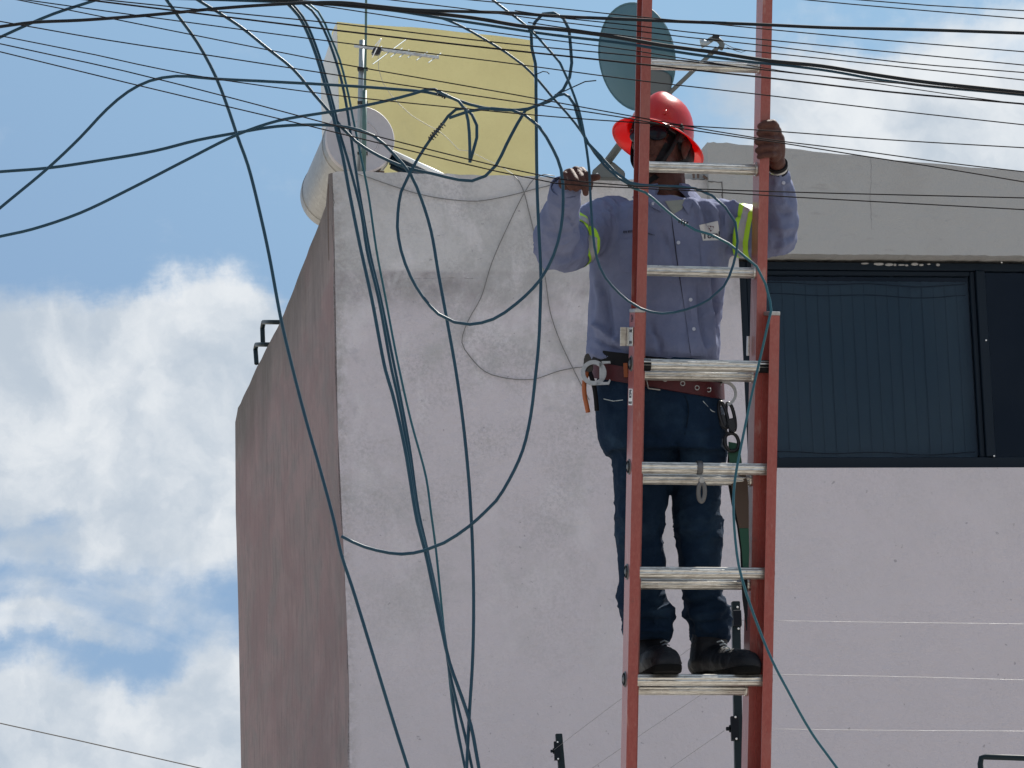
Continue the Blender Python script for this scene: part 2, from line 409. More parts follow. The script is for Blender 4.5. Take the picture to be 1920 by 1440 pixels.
def wallmat(name, upper, lower, side=False):
    m = bpy.data.materials.new(name); m.use_nodes = True; w = NT(m.node_tree); b = w.n['Principled BSDF']
    b.inputs['Roughness'].default_value = .92; b.inputs['Specular IOR Level'].default_value = .2
    pos = w.new('ShaderNodeNewGeometry').outputs['Position']; z = w.new('ShaderNodeSeparateXYZ', {0: pos}).outputs[2]
    edge = w.math('ADD', z, w.math('MULTIPLY', w.math('SUBTRACT', w.noise(pos, 7, 8, .65), .5), .035))
    f = w.ramp(edge, Z_LINE - .012, Z_LINE + .012)
    col = w.mix(f, lower, upper)
    if not side:
        du0 = w.math('SUBTRACT', w.new('ShaderNodeVectorMath', {0: pos, 1: tuple(BU)}, operation='DOT_PRODUCT').outputs['Value'], CORNER.dot(BU))
        # grime gathered just below the paint line and blotches that fade out lower down
        d = w.math('SUBTRACT', Z_LINE, edge)
        band = w.math('MULTIPLY', w.ramp(d, -.01, .01), w.ramp(d, .03, .24, 1, 0))
        col = w.mix(w.math('MULTIPLY', band, w.ramp(w.noise(pos, 5.5, 8, .66), .40, .62, .25, .95)), col, (.23, .215, .215))
        low = w.math('MULTIPLY', w.ramp(z, Z_LINE - 2.4, Z_LINE - .2), w.ramp(du0, uz(FWL(1150, 900))[0], uz(FWL(1420, 900))[0], 1, .25))
        bl = w.ramp(w.noise(pos, 2.6, 9, .70, .4), .42, .60)
        col = w.mix(w.math('MULTIPLY', w.math('MULTIPLY', bl, low), .75), col, (.40, .39, .39))
        lt = w.ramp(w.noise(pos, 5, 8, .66, .5, (1, 1, .6)), .50, .64)
        col = w.mix(w.math('MULTIPLY', w.math('MULTIPLY', lt, low), .45), col, (.66, .63, .65))
        sm = w.ramp(w.noise(pos, 2.1, 9, .72, 1.2, (1, 1, 2.2)), .60, .72)
        col = w.mix(w.math('MULTIPLY', w.math('MULTIPLY', sm, .5), w.math('ADD', w.math('MULTIPLY', low, .7), .3)), col, (.37, .345, .38))
        gr = w.ramp(w.noise(pos, 70, 6, .75), .40, .62)
        patchy = w.math('MULTIPLY', w.ramp(w.noise(pos, 3.7, 6, .6), .40, .62, .12, .60), w.math('ADD', w.math('MULTIPLY', low, .8), .15))
        col = w.mix(w.math('MULTIPLY', gr, patchy), col, (.33, .315, .325))
        sp = w.ramp(w.noise(pos, 38, 3, .5), .70, .76)
        col = w.mix(w.math('MULTIPLY', sp, .55), col, (.20, .19, .20))
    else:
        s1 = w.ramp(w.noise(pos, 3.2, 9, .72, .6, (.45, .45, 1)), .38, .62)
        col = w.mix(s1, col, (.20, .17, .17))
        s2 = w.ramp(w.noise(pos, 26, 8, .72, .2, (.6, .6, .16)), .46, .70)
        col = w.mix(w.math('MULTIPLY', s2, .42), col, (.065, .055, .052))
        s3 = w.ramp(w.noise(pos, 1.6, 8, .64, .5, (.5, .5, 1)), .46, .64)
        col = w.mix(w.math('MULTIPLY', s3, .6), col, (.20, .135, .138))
    if side:   # rain-washed soot hanging from the sloping coping
        dv = w.new('ShaderNodeVectorMath', {0: pos, 1: tuple(BV)}, operation='DOT_PRODUCT').outputs['Value']
        p_a, p_b = SWL(616, 326), SWL(441, 792); va, vb = p_a.dot(BV), p_b.dot(BV)
        zt = w.math('ADD', w.math('MULTIPLY', w.math('SUBTRACT', dv, va), (p_b.z - p_a.z) / (vb - va)), p_a.z)
        dd = w.math('SUBTRACT', zt, z)
        dn_ = w.math('ADD', dd, w.math('MULTIPLY', w.math('SUBTRACT', w.noise(pos, 3.2, 8, .7, 0, (1, 1, .4)), .5), .9))
        col = w.mix(w.ramp(dn_, -.05, .55, .72, 0), col, (.085, .078, .07))
    else:      # rough, chipped arris at the corner
        du = w.new('ShaderNodeVectorMath', {0: pos, 1: tuple(BU)}, operation='DOT_PRODUCT').outputs['Value']
        du = w.math('SUBTRACT', du, CORNER.dot(BU))
        e_ = w.math('MULTIPLY', w.ramp(du, .0, .07, 1, 0), w.ramp(w.noise(pos, 24, 8, .7), .42, .58))
        col = w.mix(w.math('MULTIPLY', e_, .42), col, (.27, .25, .235))
    w.l.new(col, b.inputs['Base Color'])
    h = w.math('MULTIPLY', w.noise(pos, 150, 4, .6), .0022)
    h = w.math('ADD', h, w.math('MULTIPLY', w.noise(pos, 9, 7, .62), .012))
    h = w.math('ADD', h, w.math('MULTIPLY', w.noise(pos, 34, 5, .6, 0, (.5, .5, 1) if side else (1, 1, 1)), .0035))
    bn = w.new('ShaderNodeBump', {'Height': h, 'Strength': 1.0, 'Distance': 1.0}); w.l.new(bn.outputs[0], b.inputs['Normal'])
    return m
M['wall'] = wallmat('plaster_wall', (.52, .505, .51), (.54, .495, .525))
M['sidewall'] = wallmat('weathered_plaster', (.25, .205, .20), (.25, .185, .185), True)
M['fascia'] = mat('grey_cement_render', (.35, .345, .34), .9, bump=[(150, None, .002), (9, None, .012)],
                  var=[(3, None, .45, .7, (.32, .31, .30), .7), (1.6, (1, 1, .3), .52, .72, (.48, .465, .455), .6), (6, (1, 1, 3), .6, .75, (.26, .25, .245), .6)])

# ------------------------------------------------------------------ ground and street
g = bmesh.new(); v = [g.verts.new(p) for p in ((-900, -900, 0), (900, -900, 0), (900, 900, 0), (-900, 900, 0))]; g.faces.new(v)
M['earth'] = mat('pale_ground', (.42, .385, .34), .95, bump=[(6, None, .01)], var=[(.4, None, .4, .7, (.36, .33, .29), .7)])
obj('ground', g, M['earth'], kind='structure')
g = bmesh.new(); c0 = Vector((0, 2.5, .004)); box(g, c0 - BU * 60 - BV * 4.2 - BZ * .002, BU * 120, BV * 8.4, BZ * .006); obj('road', g, M['asphalt'], kind='structure')
g = bmesh.new(); box(g, c0 - BU * 60 + BV * 4.25 - BZ * .002, BU * 120, BV * 7.2, BZ * .135); obj('pavement', g, M['earth'], kind='structure')

# ------------------------------------------------------------------ building
bld = thing('building', CORNER, 'pale plastered house wall with grey upper parapet behind the worker', 'building')
def jl(pts, n, amp, axis):
    out = []
    for a, b in zip(pts, pts[1:]):
        for i in range(n):
            p = a.lerp(b, i / n); out.append(p + axis * random.uniform(-amp, amp))
    out.append(pts[-1]); return out
W_U0 = uz(FWL(1394, 680))[0]; W_Z1 = uz(FWL(1640, 487))[1]; W_Z0 = uz(FWL(1640, 877))[1]; W_U1 = uz(FWL(2350, 680))[0]
RIGHT_U = uz(FWL(2900, 680))[0]
TOPZ = uz(FWL(800, 326))[1]
u_step = uz(FWL(1322, 330))[0]
def z_at(px, py): return uz(FWL(px, py))[1]
# corner column of points (slightly wavering plaster edge), shared by both walls
corner_z = np.linspace(0, z_at(620, 324), 46)
corner = [UZ(random.uniform(-.006, .006) + .012 * math.sin(z * 2.3) * (1 if z > 1.5 else 0), z) for z in corner_z]
corner[-1] = UZ(-.004, corner_z[-1])
TH = .22
bm = bmesh.new()
top = jl([UZ(.02, z_at(622, 322) + .002), UZ(uz(FWL(840, 326))[0], z_at(840, 326)), UZ(uz(FWL(1000, 331))[0], z_at(1000, 331)), UZ(uz(FWL(1160, 337))[0], z_at(1160, 337)),
          UZ(uz(FWL(1272, 335))[0], z_at(1272, 335)), UZ(u_step, z_at(1322, 337)), ], 7, .0035, BZ)
left_poly = corner + top + [UZ(W_U0, top[-1].z), UZ(W_U0, 0)]
prism(bm, left_poly, BV * TH + BU * .04)
obj('front_wall', bm, M['wall'], bld)
bm = bmesh.new(); box(bm, UZ(W_U0 + .001, 0), BU * (RIGHT_U - W_U0), BV * TH, BZ * W_Z0)
obj('front_wall', bm, M['wall'], bld)
bm = bmesh.new(); box(bm, UZ(W_U1, W_Z0), BU * (RIGHT_U - W_U1), BV * TH, BZ * (W_Z1 - W_Z0)); obj('front_wall', bm, M['wall'], bld)
# grey upper parapet / fascia, proud of the wall
OFFP = -.045
tp = [FWL(1326, 266, OFFP), FWL(1362, 268, OFFP), FWL(1500, 281, OFFP), FWL(1650, 297, OFFP), FWL(1800, 311, OFFP), FWL(1920, 322, OFFP), FWL(2400, 366, OFFP)]
tp = jl(tp, 6, .003, BZ)
uu0 = uz(tp[0])[0]
bot = [UZ(RIGHT_U, tp[-1].z - .1, OFFP), UZ(RIGHT_U, W_Z1 + .012, OFFP)]
bline = jl([UZ(RIGHT_U - .01, W_Z1 + .012, OFFP), UZ(W_U0 - .05, W_Z1 + .012, OFFP)], 160, .0022, BZ)
poly = tp + bot[:1] + bline + [UZ(uu0, W_Z1 + .012, OFFP)]
bm = bmesh.new(); prism(bm, poly, BV * 1.6); obj('parapet', bm, M['fascia'], bld, 'grey cement parapet above the window')
# side wall
sil = [(616, 326), (611, 385), (597, 425), (580, 466), (564, 508), (545, 556), (527, 600), (506, 642), (482, 688), (461, 735), (446, 766), (441, 792)]
stop = [SWL(*q) for q in sil]
stop = jl(stop, 3, .004, BZ)
far = [SWL(442, 960), SWL(447, 1150), SWL(452, 1440)]; far = jl(far, 8, .004, BV)
poly = corner[::1] + stop + far + [Vector((far[-1].x, far[-1].y, 0))]
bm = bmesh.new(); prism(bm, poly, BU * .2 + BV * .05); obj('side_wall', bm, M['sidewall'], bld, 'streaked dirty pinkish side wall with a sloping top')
# roof deck behind the parapets, back volume
vfar = (far[-1] - CORNER).dot(BV)
bm = bmesh.new(); box(bm, UZ(.23, 0, TH + .02), BU * (RIGHT_U - .3), BV * (vfar - TH - .1), BZ * (W_Z0 - .4)); obj('house_core', bm, M['fascia'], bld)
bm = bmesh.new(); box(bm, UZ(.23, TOPZ - .45, TH + .02), BU * (u_step - .3), BV * 1.1, BZ * .12); obj('roof_deck', bm, M['fascia'], bld)
# small broken plaster step and stubs left of the parapet
bm = bmesh.new(); box(bm, FWL(1284, 336, .03), BU * .085, BV * .2, BZ * .024); box(bm, FWL(1297, 329, .05), BU * .05, BV * .15, BZ * .03)
obj('plaster_stub', bm, M['fascia'], bld)
bm = bmesh.new()
for q in (((1300, 322), (1301, 334)), ((1309, 324), (1309, 334)), ((1318, 330), (1328, 336))):
    tube(bm, [FWL(*q[0], -.02), FWL(*q[1], -.02)], .006, 6)
obj('rebar_stub', bm, M['rust'], bld)
def crack(pts, w=.0035, off=-.004, m=None, parent=bld):
    bm = bmesh.new(); pp = []
    for a, b in zip(pts, pts[1:]):
        n = max(2, int(math.hypot(b[0] - a[0], b[1] - a[1]) / 7))
        for i in range(n):
            t = i / n; pp.append(FWL(a[0] + (b[0] - a[0]) * t + random.uniform(-1, 1), a[1] + (b[1] - a[1]) * t + random.uniform(-1, 1), off))
    pp.append(FWL(*pts[-1], off)); tube(bm, pp, [w * random.uniform(.4, 1.1) for _ in pp], 4); return obj('crack', bm, m or M['dark'], parent)
M['crackm'] = mat('crack_shadow', (.10, .095, .095), .95)
crack([(1328, 339), (1340, 341), (1354, 342), (1355, 372)], .0035, OFFP - .001, M['crackm'])
crack([(622, 350), (626, 380), (623, 420), (627, 470), (626, 500)], .002, .0005, M['crackm'])
crack([(1633, 296), (1634, 340), (1632, 372), (1634, 430)], .0005, OFFP - .0005, M['crackm'])
crack([(760, 523), (800, 522), (850, 521), (900, 523)], .0012, .0006, M['crackm'])

# window with blinds
win = thing('window', UZ(W_U0, W_Z0, .06), None, None); win.parent = bld; win.matrix_parent_inverse = mworld(bld).inverted(); win.name = 'window'
FV = .045
mu0 = uz(FWL(1845, 680))[0]; mu1 = uz(FWL(1862, 680))[0]; fw_l = .030
def bar(u0, z0, u1, z1, v=FV, t=.05, name='window_frame', m='frame'):
    bm = bmesh.new(); box(bm, UZ(u0, z0, v), BU * (u1 - u0), BV * t, BZ * (z1 - z0)); bmesh.ops.bevel(bm, geom=bm.edges[:], offset=.003, segments=1, affect='EDGES')
    return obj(name, bm, M[m], win)
bar(W_U0 + .001, W_Z0 + .001, W_U0 + .042, W_Z1)
bar(W_U0 + .043, W_Z1 - .035, W_U1, W_Z1 - .001)
bar(W_U0 + .043, W_Z0 + .001, W_U1, W_Z0 + .055)
bar(mu0, W_Z0 + .056, mu1, W_Z1 - .036, FV - .008)
bar(W_U0 + .044, W_Z0 + .056, W_U0 + .062, W_Z1 - .036, FV + .012)
bar(mu0 - .022, W_Z0 + .056, mu0 - .001, W_Z1 - .036, FV + .012)
bar(W_U0 + .063, W_Z1 - .056, mu0 - .023, W_Z1 - .036, FV + .012)
bm = bmesh.new(); box(bm, UZ(W_U0 + .05, W_Z0 + .05, FV + .03), BU * (mu0 - W_U0 - .05), BV * .004, BZ * (W_Z1 - W_Z0 - .08)); obj('pane', bm, M['glass'], win)
bm = bmesh.new(); box(bm, UZ(mu1, W_Z0 + .05, FV + .02), BU * (W_U1 - mu1), BV * .004, BZ * (W_Z1 - W_Z0 - .08)); obj('pane', bm, M['glass'], win)
bm = bmesh.new(); box(bm, UZ(W_U0 - .1, W_Z0 - .1, TH + .01), BU * (W_U1 - W_U0 + .2), BV * .02, BZ * (W_Z1 - W_Z0 + .2)); obj('room_backing', bm, M['dark'], win)
# vertical slats, each its own, overlapping like shingles
su = W_U0 + .06; k = 0; sw = .0565
bm = bmesh.new()
box(bm, Vector((0, 0, 0)), BU * sw, BV * .0015, BZ * (W_Z1 - W_Z0 - .13)); bm.verts.ensure_lookup_table()
while su < mu0 - .02:
    b2 = bmesh.new(); rot = R(7 + random.uniform(-2.5, 2.5)); d = BU * math.cos(rot) + BV * math.sin(rot); nrm = Vector((-d.y, d.x, 0))
    box(b2, UZ(su, W_Z0 + .062, FV + .075 + random.uniform(-.001, .001)), d * sw, nrm * .0015, BZ * (W_Z1 - W_Z0 - .13))
    obj('blind_slat', b2, M['slat'], win); su += sw * .93; k += 1
bm.free()
for zz, wv in ((W_Z1 - .085, .002), (W_Z1 - .135, .0016), (W_Z0 + .085, .0022)):
    bm = bmesh.new(); n = 20
    tube(bm, [UZ(W_U0 + .06 + (mu0 - W_U0 - .09) * i / n, zz + .005 * math.sin(i * .7) + .004 * math.sin(i * .31), FV + .068) for i in range(n + 1)], wv, 5)
    obj('blind_chain', bm, M['frame'], win)
for i in range(11):
    bm = bmesh.new()
    c = UZ(uz(FWL(1630 + i * 13, 485))[0] + random.uniform(-.01, .01), W_Z1 - .006 - random.uniform(0, .008), FV - .003)
    ellipsoid(bm, c, (random.uniform(.006, .02), .003, random.uniform(.003, .007)), u=8, v=5)
    obj('flaked_plaster', bm, M['fascia'], win)
for q in ((1849, 638), (1864, 855), (1878, 492)):
    bm = bmesh.new(); ellipsoid(bm, FWL(q[0], q[1], FV - .01), (.004, .003, .004), u=8, v=6); obj('screw', bm, M['white'], win)

# wall step irons on the side wall
for i, pts in enumerate([[(513, 604), (494, 604), (492, 615), (493, 645)], [(497, 646), (481, 646), (479, 655), (481, 682)]]):
    st = [SWL(*q) for q in pts]; st = [p - BU * .0 for p in st]
    bm = bmesh.new(); far_in = st[0] + BU * .10
    tube(bm, spline([far_in, st[0], st[1]], .03) + spline([st[2], st[3]], .05), .012, 8)
    obj('step_iron', bm, M['post'], bld)
# drain stains / nails near the corner
bm = bmesh.new(); tube(bm, spline([SWL(616, 345), SWL(616, 400), SWL(617, 455), SWL(618, 488)], .06), .004, 5); obj('stain_cord', bm, M['rust'], bld)

# ------------------------------------------------------------------ yellow house behind
yh = thing('yellow_house', (P(810, 330, 18.6).x, 18.6, 0), 'yellow rendered house block rising behind the roof, pale left side', 'building')
YY = R(20); YU = Vector((math.cos(YY), math.sin(YY), 0)); YN = Vector((-math.sin(YY), math.cos(YY), 0))
y0 = P(632, 300, 18.4)
def YP(px, py): return onplane(px, py, y0, YN)
tl = YP(632, 42); tr = YP(999, 76); ml = YP(800, 52)
tlb = Vector((tl.x, tl.y, 0)); trb = Vector((tr.x, tr.y, 0))
bm = bmesh.new(); pts = [tlb] + jl([tl, ml, tr], 6, .004, BZ) + [trb]; prism(bm, pts, YN * .2 + YU * .03); obj('front_wall', bm, M['yellow'], yh)
s_t = P(601, 132, 18.4 + .55); s_b = Vector((s_t.x, s_t.y, 0))
bm = bmesh.new(); prism(bm, [tlb - YU * .002, tl - YU * .002, s_t, s_b], YU * .15 + YN * .05); obj('side_wall', bm, M['paleside'], yh, 'pale grey left side of the yellow house')
bm = bmesh.new(); box(bm, tlb + YN * .21 + YU * .16, YU * ((tr - tl).length - .3), YN * .5, BZ * (s_t.z - .1)); obj('house_core', bm, M['yellow'], yh)

# ------------------------------------------------------------------ solar water heater
sh = thing('solar_water_heater', P(675, 325, 15.2), 'stainless solar water heater tank lying on the roof corner', 'water heater')
ca = P(675, 262, 15.25); axis = BV.copy(); rad = 67 * (ca.y / math.cos(PITCH)) / F_PX
def ringp(c, ax, r, n=40):
    x = BU; y = BZ; return [c + x * r * math.cos(2 * math.pi * k / n) + y * r * math.sin(2 * math.pi * k / n) for k in range(n)]
bm = bmesh.new(); loft(bm, [ringp(ca + axis * t, axis, rad * s) for t, s in ((.012, .985), (.03, 1), (.09, 1), (.095, 1.02), (.125, 1.02), (.13, 1), (.90, 1), (.905, 1.02), (.94, 1.02), (.945, 1), (1.0, 1), (1.03, .95))]); obj('tank_body', bm, M['tankskin'], sh, smooth=True, sharp=30)
bm = bmesh.new(); loft(bm, [ringp(ca + axis * t, axis, rad * s) for t, s in ((.02, .99), (-.004, .985), (-.012, .96), (-.010, .93), (-.012, .55), (-.016, .53), (-.012, .51), (-.014, .02))]); obj('end_cap', bm, M['tank'], sh, smooth=True, sharp=30)
bm = bmesh.new()
for sgn in (.25, .6): box(bm, ca + BU * (rad * sgn - .02) - BZ * (rad + .05) + BV * .06, BU * .04, BV * .5, BZ * .08)
obj('cradle', bm, M['rust'], sh)
for k in range(5):
    a = P(728 + k * 1.5, 283 + k * 7, 15.35); b = P(812 + k * 2, 322 + k * 7, 15.3)
    bm = bmesh.new(); x = (b - a); tube(bm, [a, a + x * 1.6], .014, 10); obj('collector_tube', bm, M['tubeglass'] if k % 5 else M['whitepipe'], sh, smooth=True, label='white end rail of the collector' if k == 0 else None)
# white rail catching the sun
# ------------------------------------------------------------------ TV antenna
an = thing('tv_antenna', P(677, 322, 14.98), 'roof mast with horizontal TV antenna in front of yellow wall', 'antenna')
AY = 15.0
bm = bmesh.new(); tube(bm, [P(679, 76, AY), P(676, 200, AY), P(673, 322, AY)], .0125, 12); obj('mast', bm, M['galv'], an, smooth=True)
bm = bmesh.new(); tube(bm, [P(688, -160, AY - .03), P(686, 60, AY - .03), P(684, 180, AY - .03)], .0055, 10); obj('whip_pole', bm, M['greenpole'], an, smooth=True)
bm = bmesh.new(); tube(bm, [P(684, 170, AY - .03), P(683, 250, AY - .03), P(682, 322, AY - .03)], .010, 12); obj('lower_pipe', bm, M['greenpole'], an, smooth=True)
for yy in (130, 193, 288):
    bm = bmesh.new(); cbox(bm, P(680, yy, AY - .012), Vector((.045, 0, 0)), Vector((0, .035, 0)), Vector((0, 0, .008))); obj('clamp', bm, M['blackmetal'], an)
ba, bb = P(664, 86, AY - .04), P(823, 108, AY - .15)
bm = bmesh.new(); d = (bb - ba); x, y = frame_of(d); loft(bm, [[p + Vector((0, .006, 0)) * sx + Vector((0, 0, .006)) * sz for sx, sz in ((-1, -1), (1, -1), (1, 1), (-1, 1))] for p in (ba, bb)]); obj('boom', bm, M['alu'], an)
for t, L in ((.27, .10), (.42, .34), (.50, .12), (.59, .10), (.68, .08), (.80, .11), (.95, .13)):
    c = ba.lerp(bb, t) - Vector((0, 0, .004)); dv = Vector((.42, .75, .55)).normalized() * L
    bm = bmesh.new(); tube(bm, [c - dv * .5, c + dv * .5], .0022, 6); obj('director_rod', bm, M['galv'], an)
bm = bmesh.new(); cbox(bm, P(706, 97, AY - .09), Vector((.035, 0, -.004)), Vector((0, .03, 0)), Vector((.012, 0, .028))); bmesh.ops.bevel(bm, geom=bm.edges[:], offset=.003, segments=2, affect='EDGES'); obj('balun_box', bm, M['blackmetal'], an)
bm = bmesh.new(); tube(bm, spline([P(703, 86, AY - .1), P(713, 74, AY - .1), P(714, 74, AY - .12), P(698, 108, AY - .12)], .01), .0025, 6); obj('dipole', bm, M['whitepipe'], an)
bm = bmesh.new()
tube(bm, spline([P(709, 103, AY - .1), P(710, 130, AY - .1), P(718, 155, AY - .05), P(733, 178, AY), P(750, 197, AY), P(772, 217, AY), P(795, 231, AY), P(825, 247, AY), P(842, 262, AY), P(860, 281, AY), P(880, 283, AY), P(905, 296, AY), P(940, 313, AY), P(962, 327, 14.9)], .04), .0022, 6)
obj('coax_lead', bm, M['palewire'], an)

# ------------------------------------------------------------------ satellite dish
sat = thing('satellite_dish', P(1140, 332, 14.9), 'blue-grey satellite dish on the roof behind the red helmet', 'satellite dish')
DC = P(1193, 107, 14.7); dpx = DC.y / math.cos(PITCH) / F_PX
# dish turned far to the right: narrow ellipse with its back to us
dn = Vector((math.sin(R(52)), -math.cos(R(52)), .0)); dn = Vector((.80, .52, .30)).normalized()
da = Vector((-.035, 0, 1)); da = (da - dn * da.dot(dn)).normalized(); db = dn.cross(da).normalized()
kx = 62 * dpx / abs(db.dot(RT)); kz = 98 * dpx / max(.6, abs(da.dot(UP)))
bm = bmesh.new(); NR, NS = 9, 48; prev = None
for side, offn in ((0, 0.0), (1, .008)):
    rings = []
    for i in range(NR + 1):
        rr = i / NR; dep = .055 * (rr * rr - 1)
        rings.append([bm.verts.new(DC + db * kx * rr * math.cos(2 * math.pi * k / NS) + da * kz * rr * math.sin(2 * math.pi * k / NS) + dn * (dep + offn)) for k in range(NS)] if i else [bm.verts.new(DC + dn * (dep + offn))])
    for k in range(NS): bm.faces.new((rings[0][0], rings[1][k], rings[1][(k + 1) % NS]))
    for a, b in zip(rings[1:], rings[2:]):
        for k in range(NS): bm.faces.new((a[k], b[k], b[(k + 1) % NS], a[(k + 1) % NS]))
    if prev:
        for k in range(NS): bm.faces.new((prev[k], rings[-1][k], rings[-1][(k + 1) % NS], prev[(k + 1) % NS]))
    prev = rings[-1]
obj('reflector', bm, M['dish'], sat, smooth=True, sharp=40)
bm = bmesh.new(); tube(bm, [DC + db * kx * math.cos(2 * math.pi * k / 48) + da * kz * math.sin(2 * math.pi * k / 48) for k in range(49)], .0045, 6); obj('rim', bm, M['dish'], sat, smooth=True)
bm = bmesh.new(); prism(bm, [P(1213, 128, 14.55), P(1246, 133, 14.55), P(1258, 140, 14.55), P(1260, 178, 14.55), P(1240, 186, 14.55), P(1208, 172, 14.55), P(1204, 140, 14.55)], Vector((0, .09, 0)))
bmesh.ops.bevel(bm, geom=bm.edges[:], offset=.006, segments=2, affect='EDGES'); obj('mount_bracket', bm, M['dishmetal'], sat)
bm = bmesh.new(); tube(bm, [P(1222, 170, 14.6), P(1180, 248, 14.7), P(1140, 302, 14.85)], .017, 14); obj('mount_pole', bm, M['dishmetal'], sat, smooth=True)
bm = bmesh.new(); prism(bm, [P(1110, 320, 14.85), P(1132, 300, 14.85), P(1150, 303, 14.85), P(1172, 322, 14.85), P(1172, 334, 14.85), P(1112, 333, 14.85)], Vector((0, .05, 0))); bmesh.ops.bevel(bm, geom=bm.edges[:], offset=.004, segments=2, affect='EDGES'); obj('foot_plate', bm, M['dishmetal'], sat)
for q in ((1133, 308), (1150, 320), (1120, 326), (1165, 330)):
    bm = bmesh.new(); ellipsoid(bm, P(*q, 14.845), (.005, .003, .005), u=8, v=6); obj('bolt', bm, M['white'], sat)
bm = bmesh.new(); a = P(1256, 174, 14.55); b = P(1300, 132, 14.5); c = P(1345, 90, 14.45); tube(bm, [a, b, c], .0105, 4); obj('feed_arm', bm, M['dishmetal'], sat)
bm = bmesh.new(); tube(bm, spline([P(1350, 92, 14.45), P(1354, 84, 14.45), P(1346, 74, 14.45), P(1338, 72, 14.45), P(1328, 78, 14.44)], .01), .012, 12); obj('lnb_neck', bm, M['dishmetal'], sat, smooth=True)
bm = bmesh.new(); tube(bm, [P(1331, 78, 14.44), P(1326, 81, 14.44), P(1318, 81, 14.43), P(1314, 82, 14.43)], [.008, .010, .019, .019], 16); obj('lnb_horn', bm, M['galv'], sat, smooth=True, sharp=40)
bm = bmesh.new(); cbox(bm, P(1342, 70, 14.45), Vector((.028, 0, -.006)), Vector((0, .03, 0)), Vector((.005, 0, .016))); obj('lnb_body', bm, M['blackmetal'], sat)
bm = bmesh.new(); tube(bm, spline([P(1352, 78, 14.45), P(1375, 90, 14.45), P(1400, 95, 14.45), P(1390, 98, 14.45), P(1362, 88, 14.45)], .02), .0016, 5); obj('lnb_lead', bm, M['blackmetal'], sat)

# ------------------------------------------------------------------ electric fence
def fpost(x0, y0, x1, y1, Y, wpx, ins, label):
    t = thing('fence_post', Vector((P(x1, y1, Y).x, Y, 0)), label, 'fence post', 'electric fence posts')
    pm = Y / math.cos(PITCH) / F_PX; top = P(x0, y0, Y); b0 = P(x1, y1, Y); d = (top - b0).normalized(); base = b0 - d * ((b0.z) / d.z)
    bm = bmesh.new(); w = wpx * pm; x = Vector((1, .12, 0)).normalized(); y = Vector((-.12, 1, 0)).normalized()
    loft(bm, [[p + x * w / 2 * a + y * w / 2 * b for a, b in ((-1, -1), (1, -1), (1, 1), (-1, 1))] for p in (base, top)]); bmesh.ops.bevel(bm, geom=bm.edges[:], offset=.002, segments=2, affect='EDGES'); obj('post', bm, M['post'], t)
    for ix, iy, kind in ins:
        c = P(ix, iy, Y - w * .6 if kind == 'r' else Y - w * .2)
        ip = bmesh.new(); r = Vector((-1, 0, 0)) if kind == 'l' else Vector((1, 0, 0))
        if kind in 'lb':
            for k, (dx, hh) in enumerate(((.006, .060), (.013, .040), (.022, .020))): cbox(ip, c + Vector((-dx * .9, 0, 0)), Vector((.010 + dx * .3, 0, 0)), Vector((0, .018, 0)), Vector((0, 0, hh * .55)))
        if kind in 'rb':
            cbox(ip, c + Vector((.006, 0, 0)), Vector((.016, 0, 0)), Vector((0, .018, 0)), Vector((0, 0, .036)))
        cbox(ip, c, Vector((w * 1.02, 0, 0)), Vector((0, w * 1.5, 0)), Vector((0, 0, .075 if kind != 'r' else .05)))
        bmesh.ops.bevel(ip, geom=ip.edges[:], offset=.0015, segments=1, affect='EDGES')
        obj('insulator', ip, M['insul'], t)
        for s in (-1, 1):
            bm = bmesh.new(); ellipsoid(bm, c + Vector((.002, -w * .8, s * .034)), (.0035, .002, .0035), u=8, v=6); obj('screw', bm, M['white'], t)
    return t
fpost(1379, 1128, 1385, 1440, 11.2, 15, [(1382, 1160, 'r'), (1378, 1366, 'b'), (1380, 1263, 'r')], 'dark green fence post behind the boots, white screws on its insulators')
fpost(1047.5, 1376, 1053, 1440, 14.5, 12, [(1045, 1408, 'l')], 'short dark fence post at the lower edge, left of the ladder')

def fwire(name, pts, r, label, m='fencewire', group='electric fence wires'):
    bm = bmesh.new(); tube(bm, spline(pts, .12), r * .6, 5); return obj(name, bm, M[m], None, label, 'wire', group, smooth=True)
for i, (ya, yb, yc) in enumerate(((1164, 1168, 1170), (1265, 1270, 1275), (1367, 1370, 1371))):
    pts = [P(1388, ya - 1, 11.2), P(1560, ya + 1.5, 11.25), P(1740, yb, 11.3), P(1920, yc, 11.35), P(2600, yc + 12, 11.5)]
    fwire('fence_wire', pts, .0011, ['topmost of three thin fence wires right of the ladder', 'middle of three thin fence wires right of the ladder', 'lowest of three thin fence wires right of the ladder'][i])
for i, (a, b, c) in enumerate([((1376, 1156), (1160, 1314), (1036, 1408)), ((1376, 1262), (1194, 1383), (1050, 1482)), ((1358, 1370), (1260, 1438), (1130, 1530))]):
    Yb = 14.5 if i == 0 else 13.9
    fwire('fence_wire', [P(*a, 11.2), P(*b, 12.9 if i == 0 else 12.6), P(*c, Yb)], .0011,
          ['slanting fence wire from behind the boots to short post', 'slanting fence wire passing below the lowest rung', 'slanting fence wire from the lower insulator down left'][i], 'greywire', 'slanting fence wires')

# pipe corner at the lower right
bm = bmesh.new(); tube(bm, spline([Vector((P(1841, 1460, 11.6).x, 11.6, 0)), P(1840, 1460, 11.6), P(1838, 1432, 11.6)], .2) + spline([P(1840, 1421, 11.6), P(1847, 1419, 11.6), P(1880, 1420, 11.6), P(1990, 1424, 11.6)], .03), .0095, 10)
obj('pipe_rail', bm, M['post'], None, 'dark metal pipe rail corner at the bottom right edge', 'railing', smooth=True)

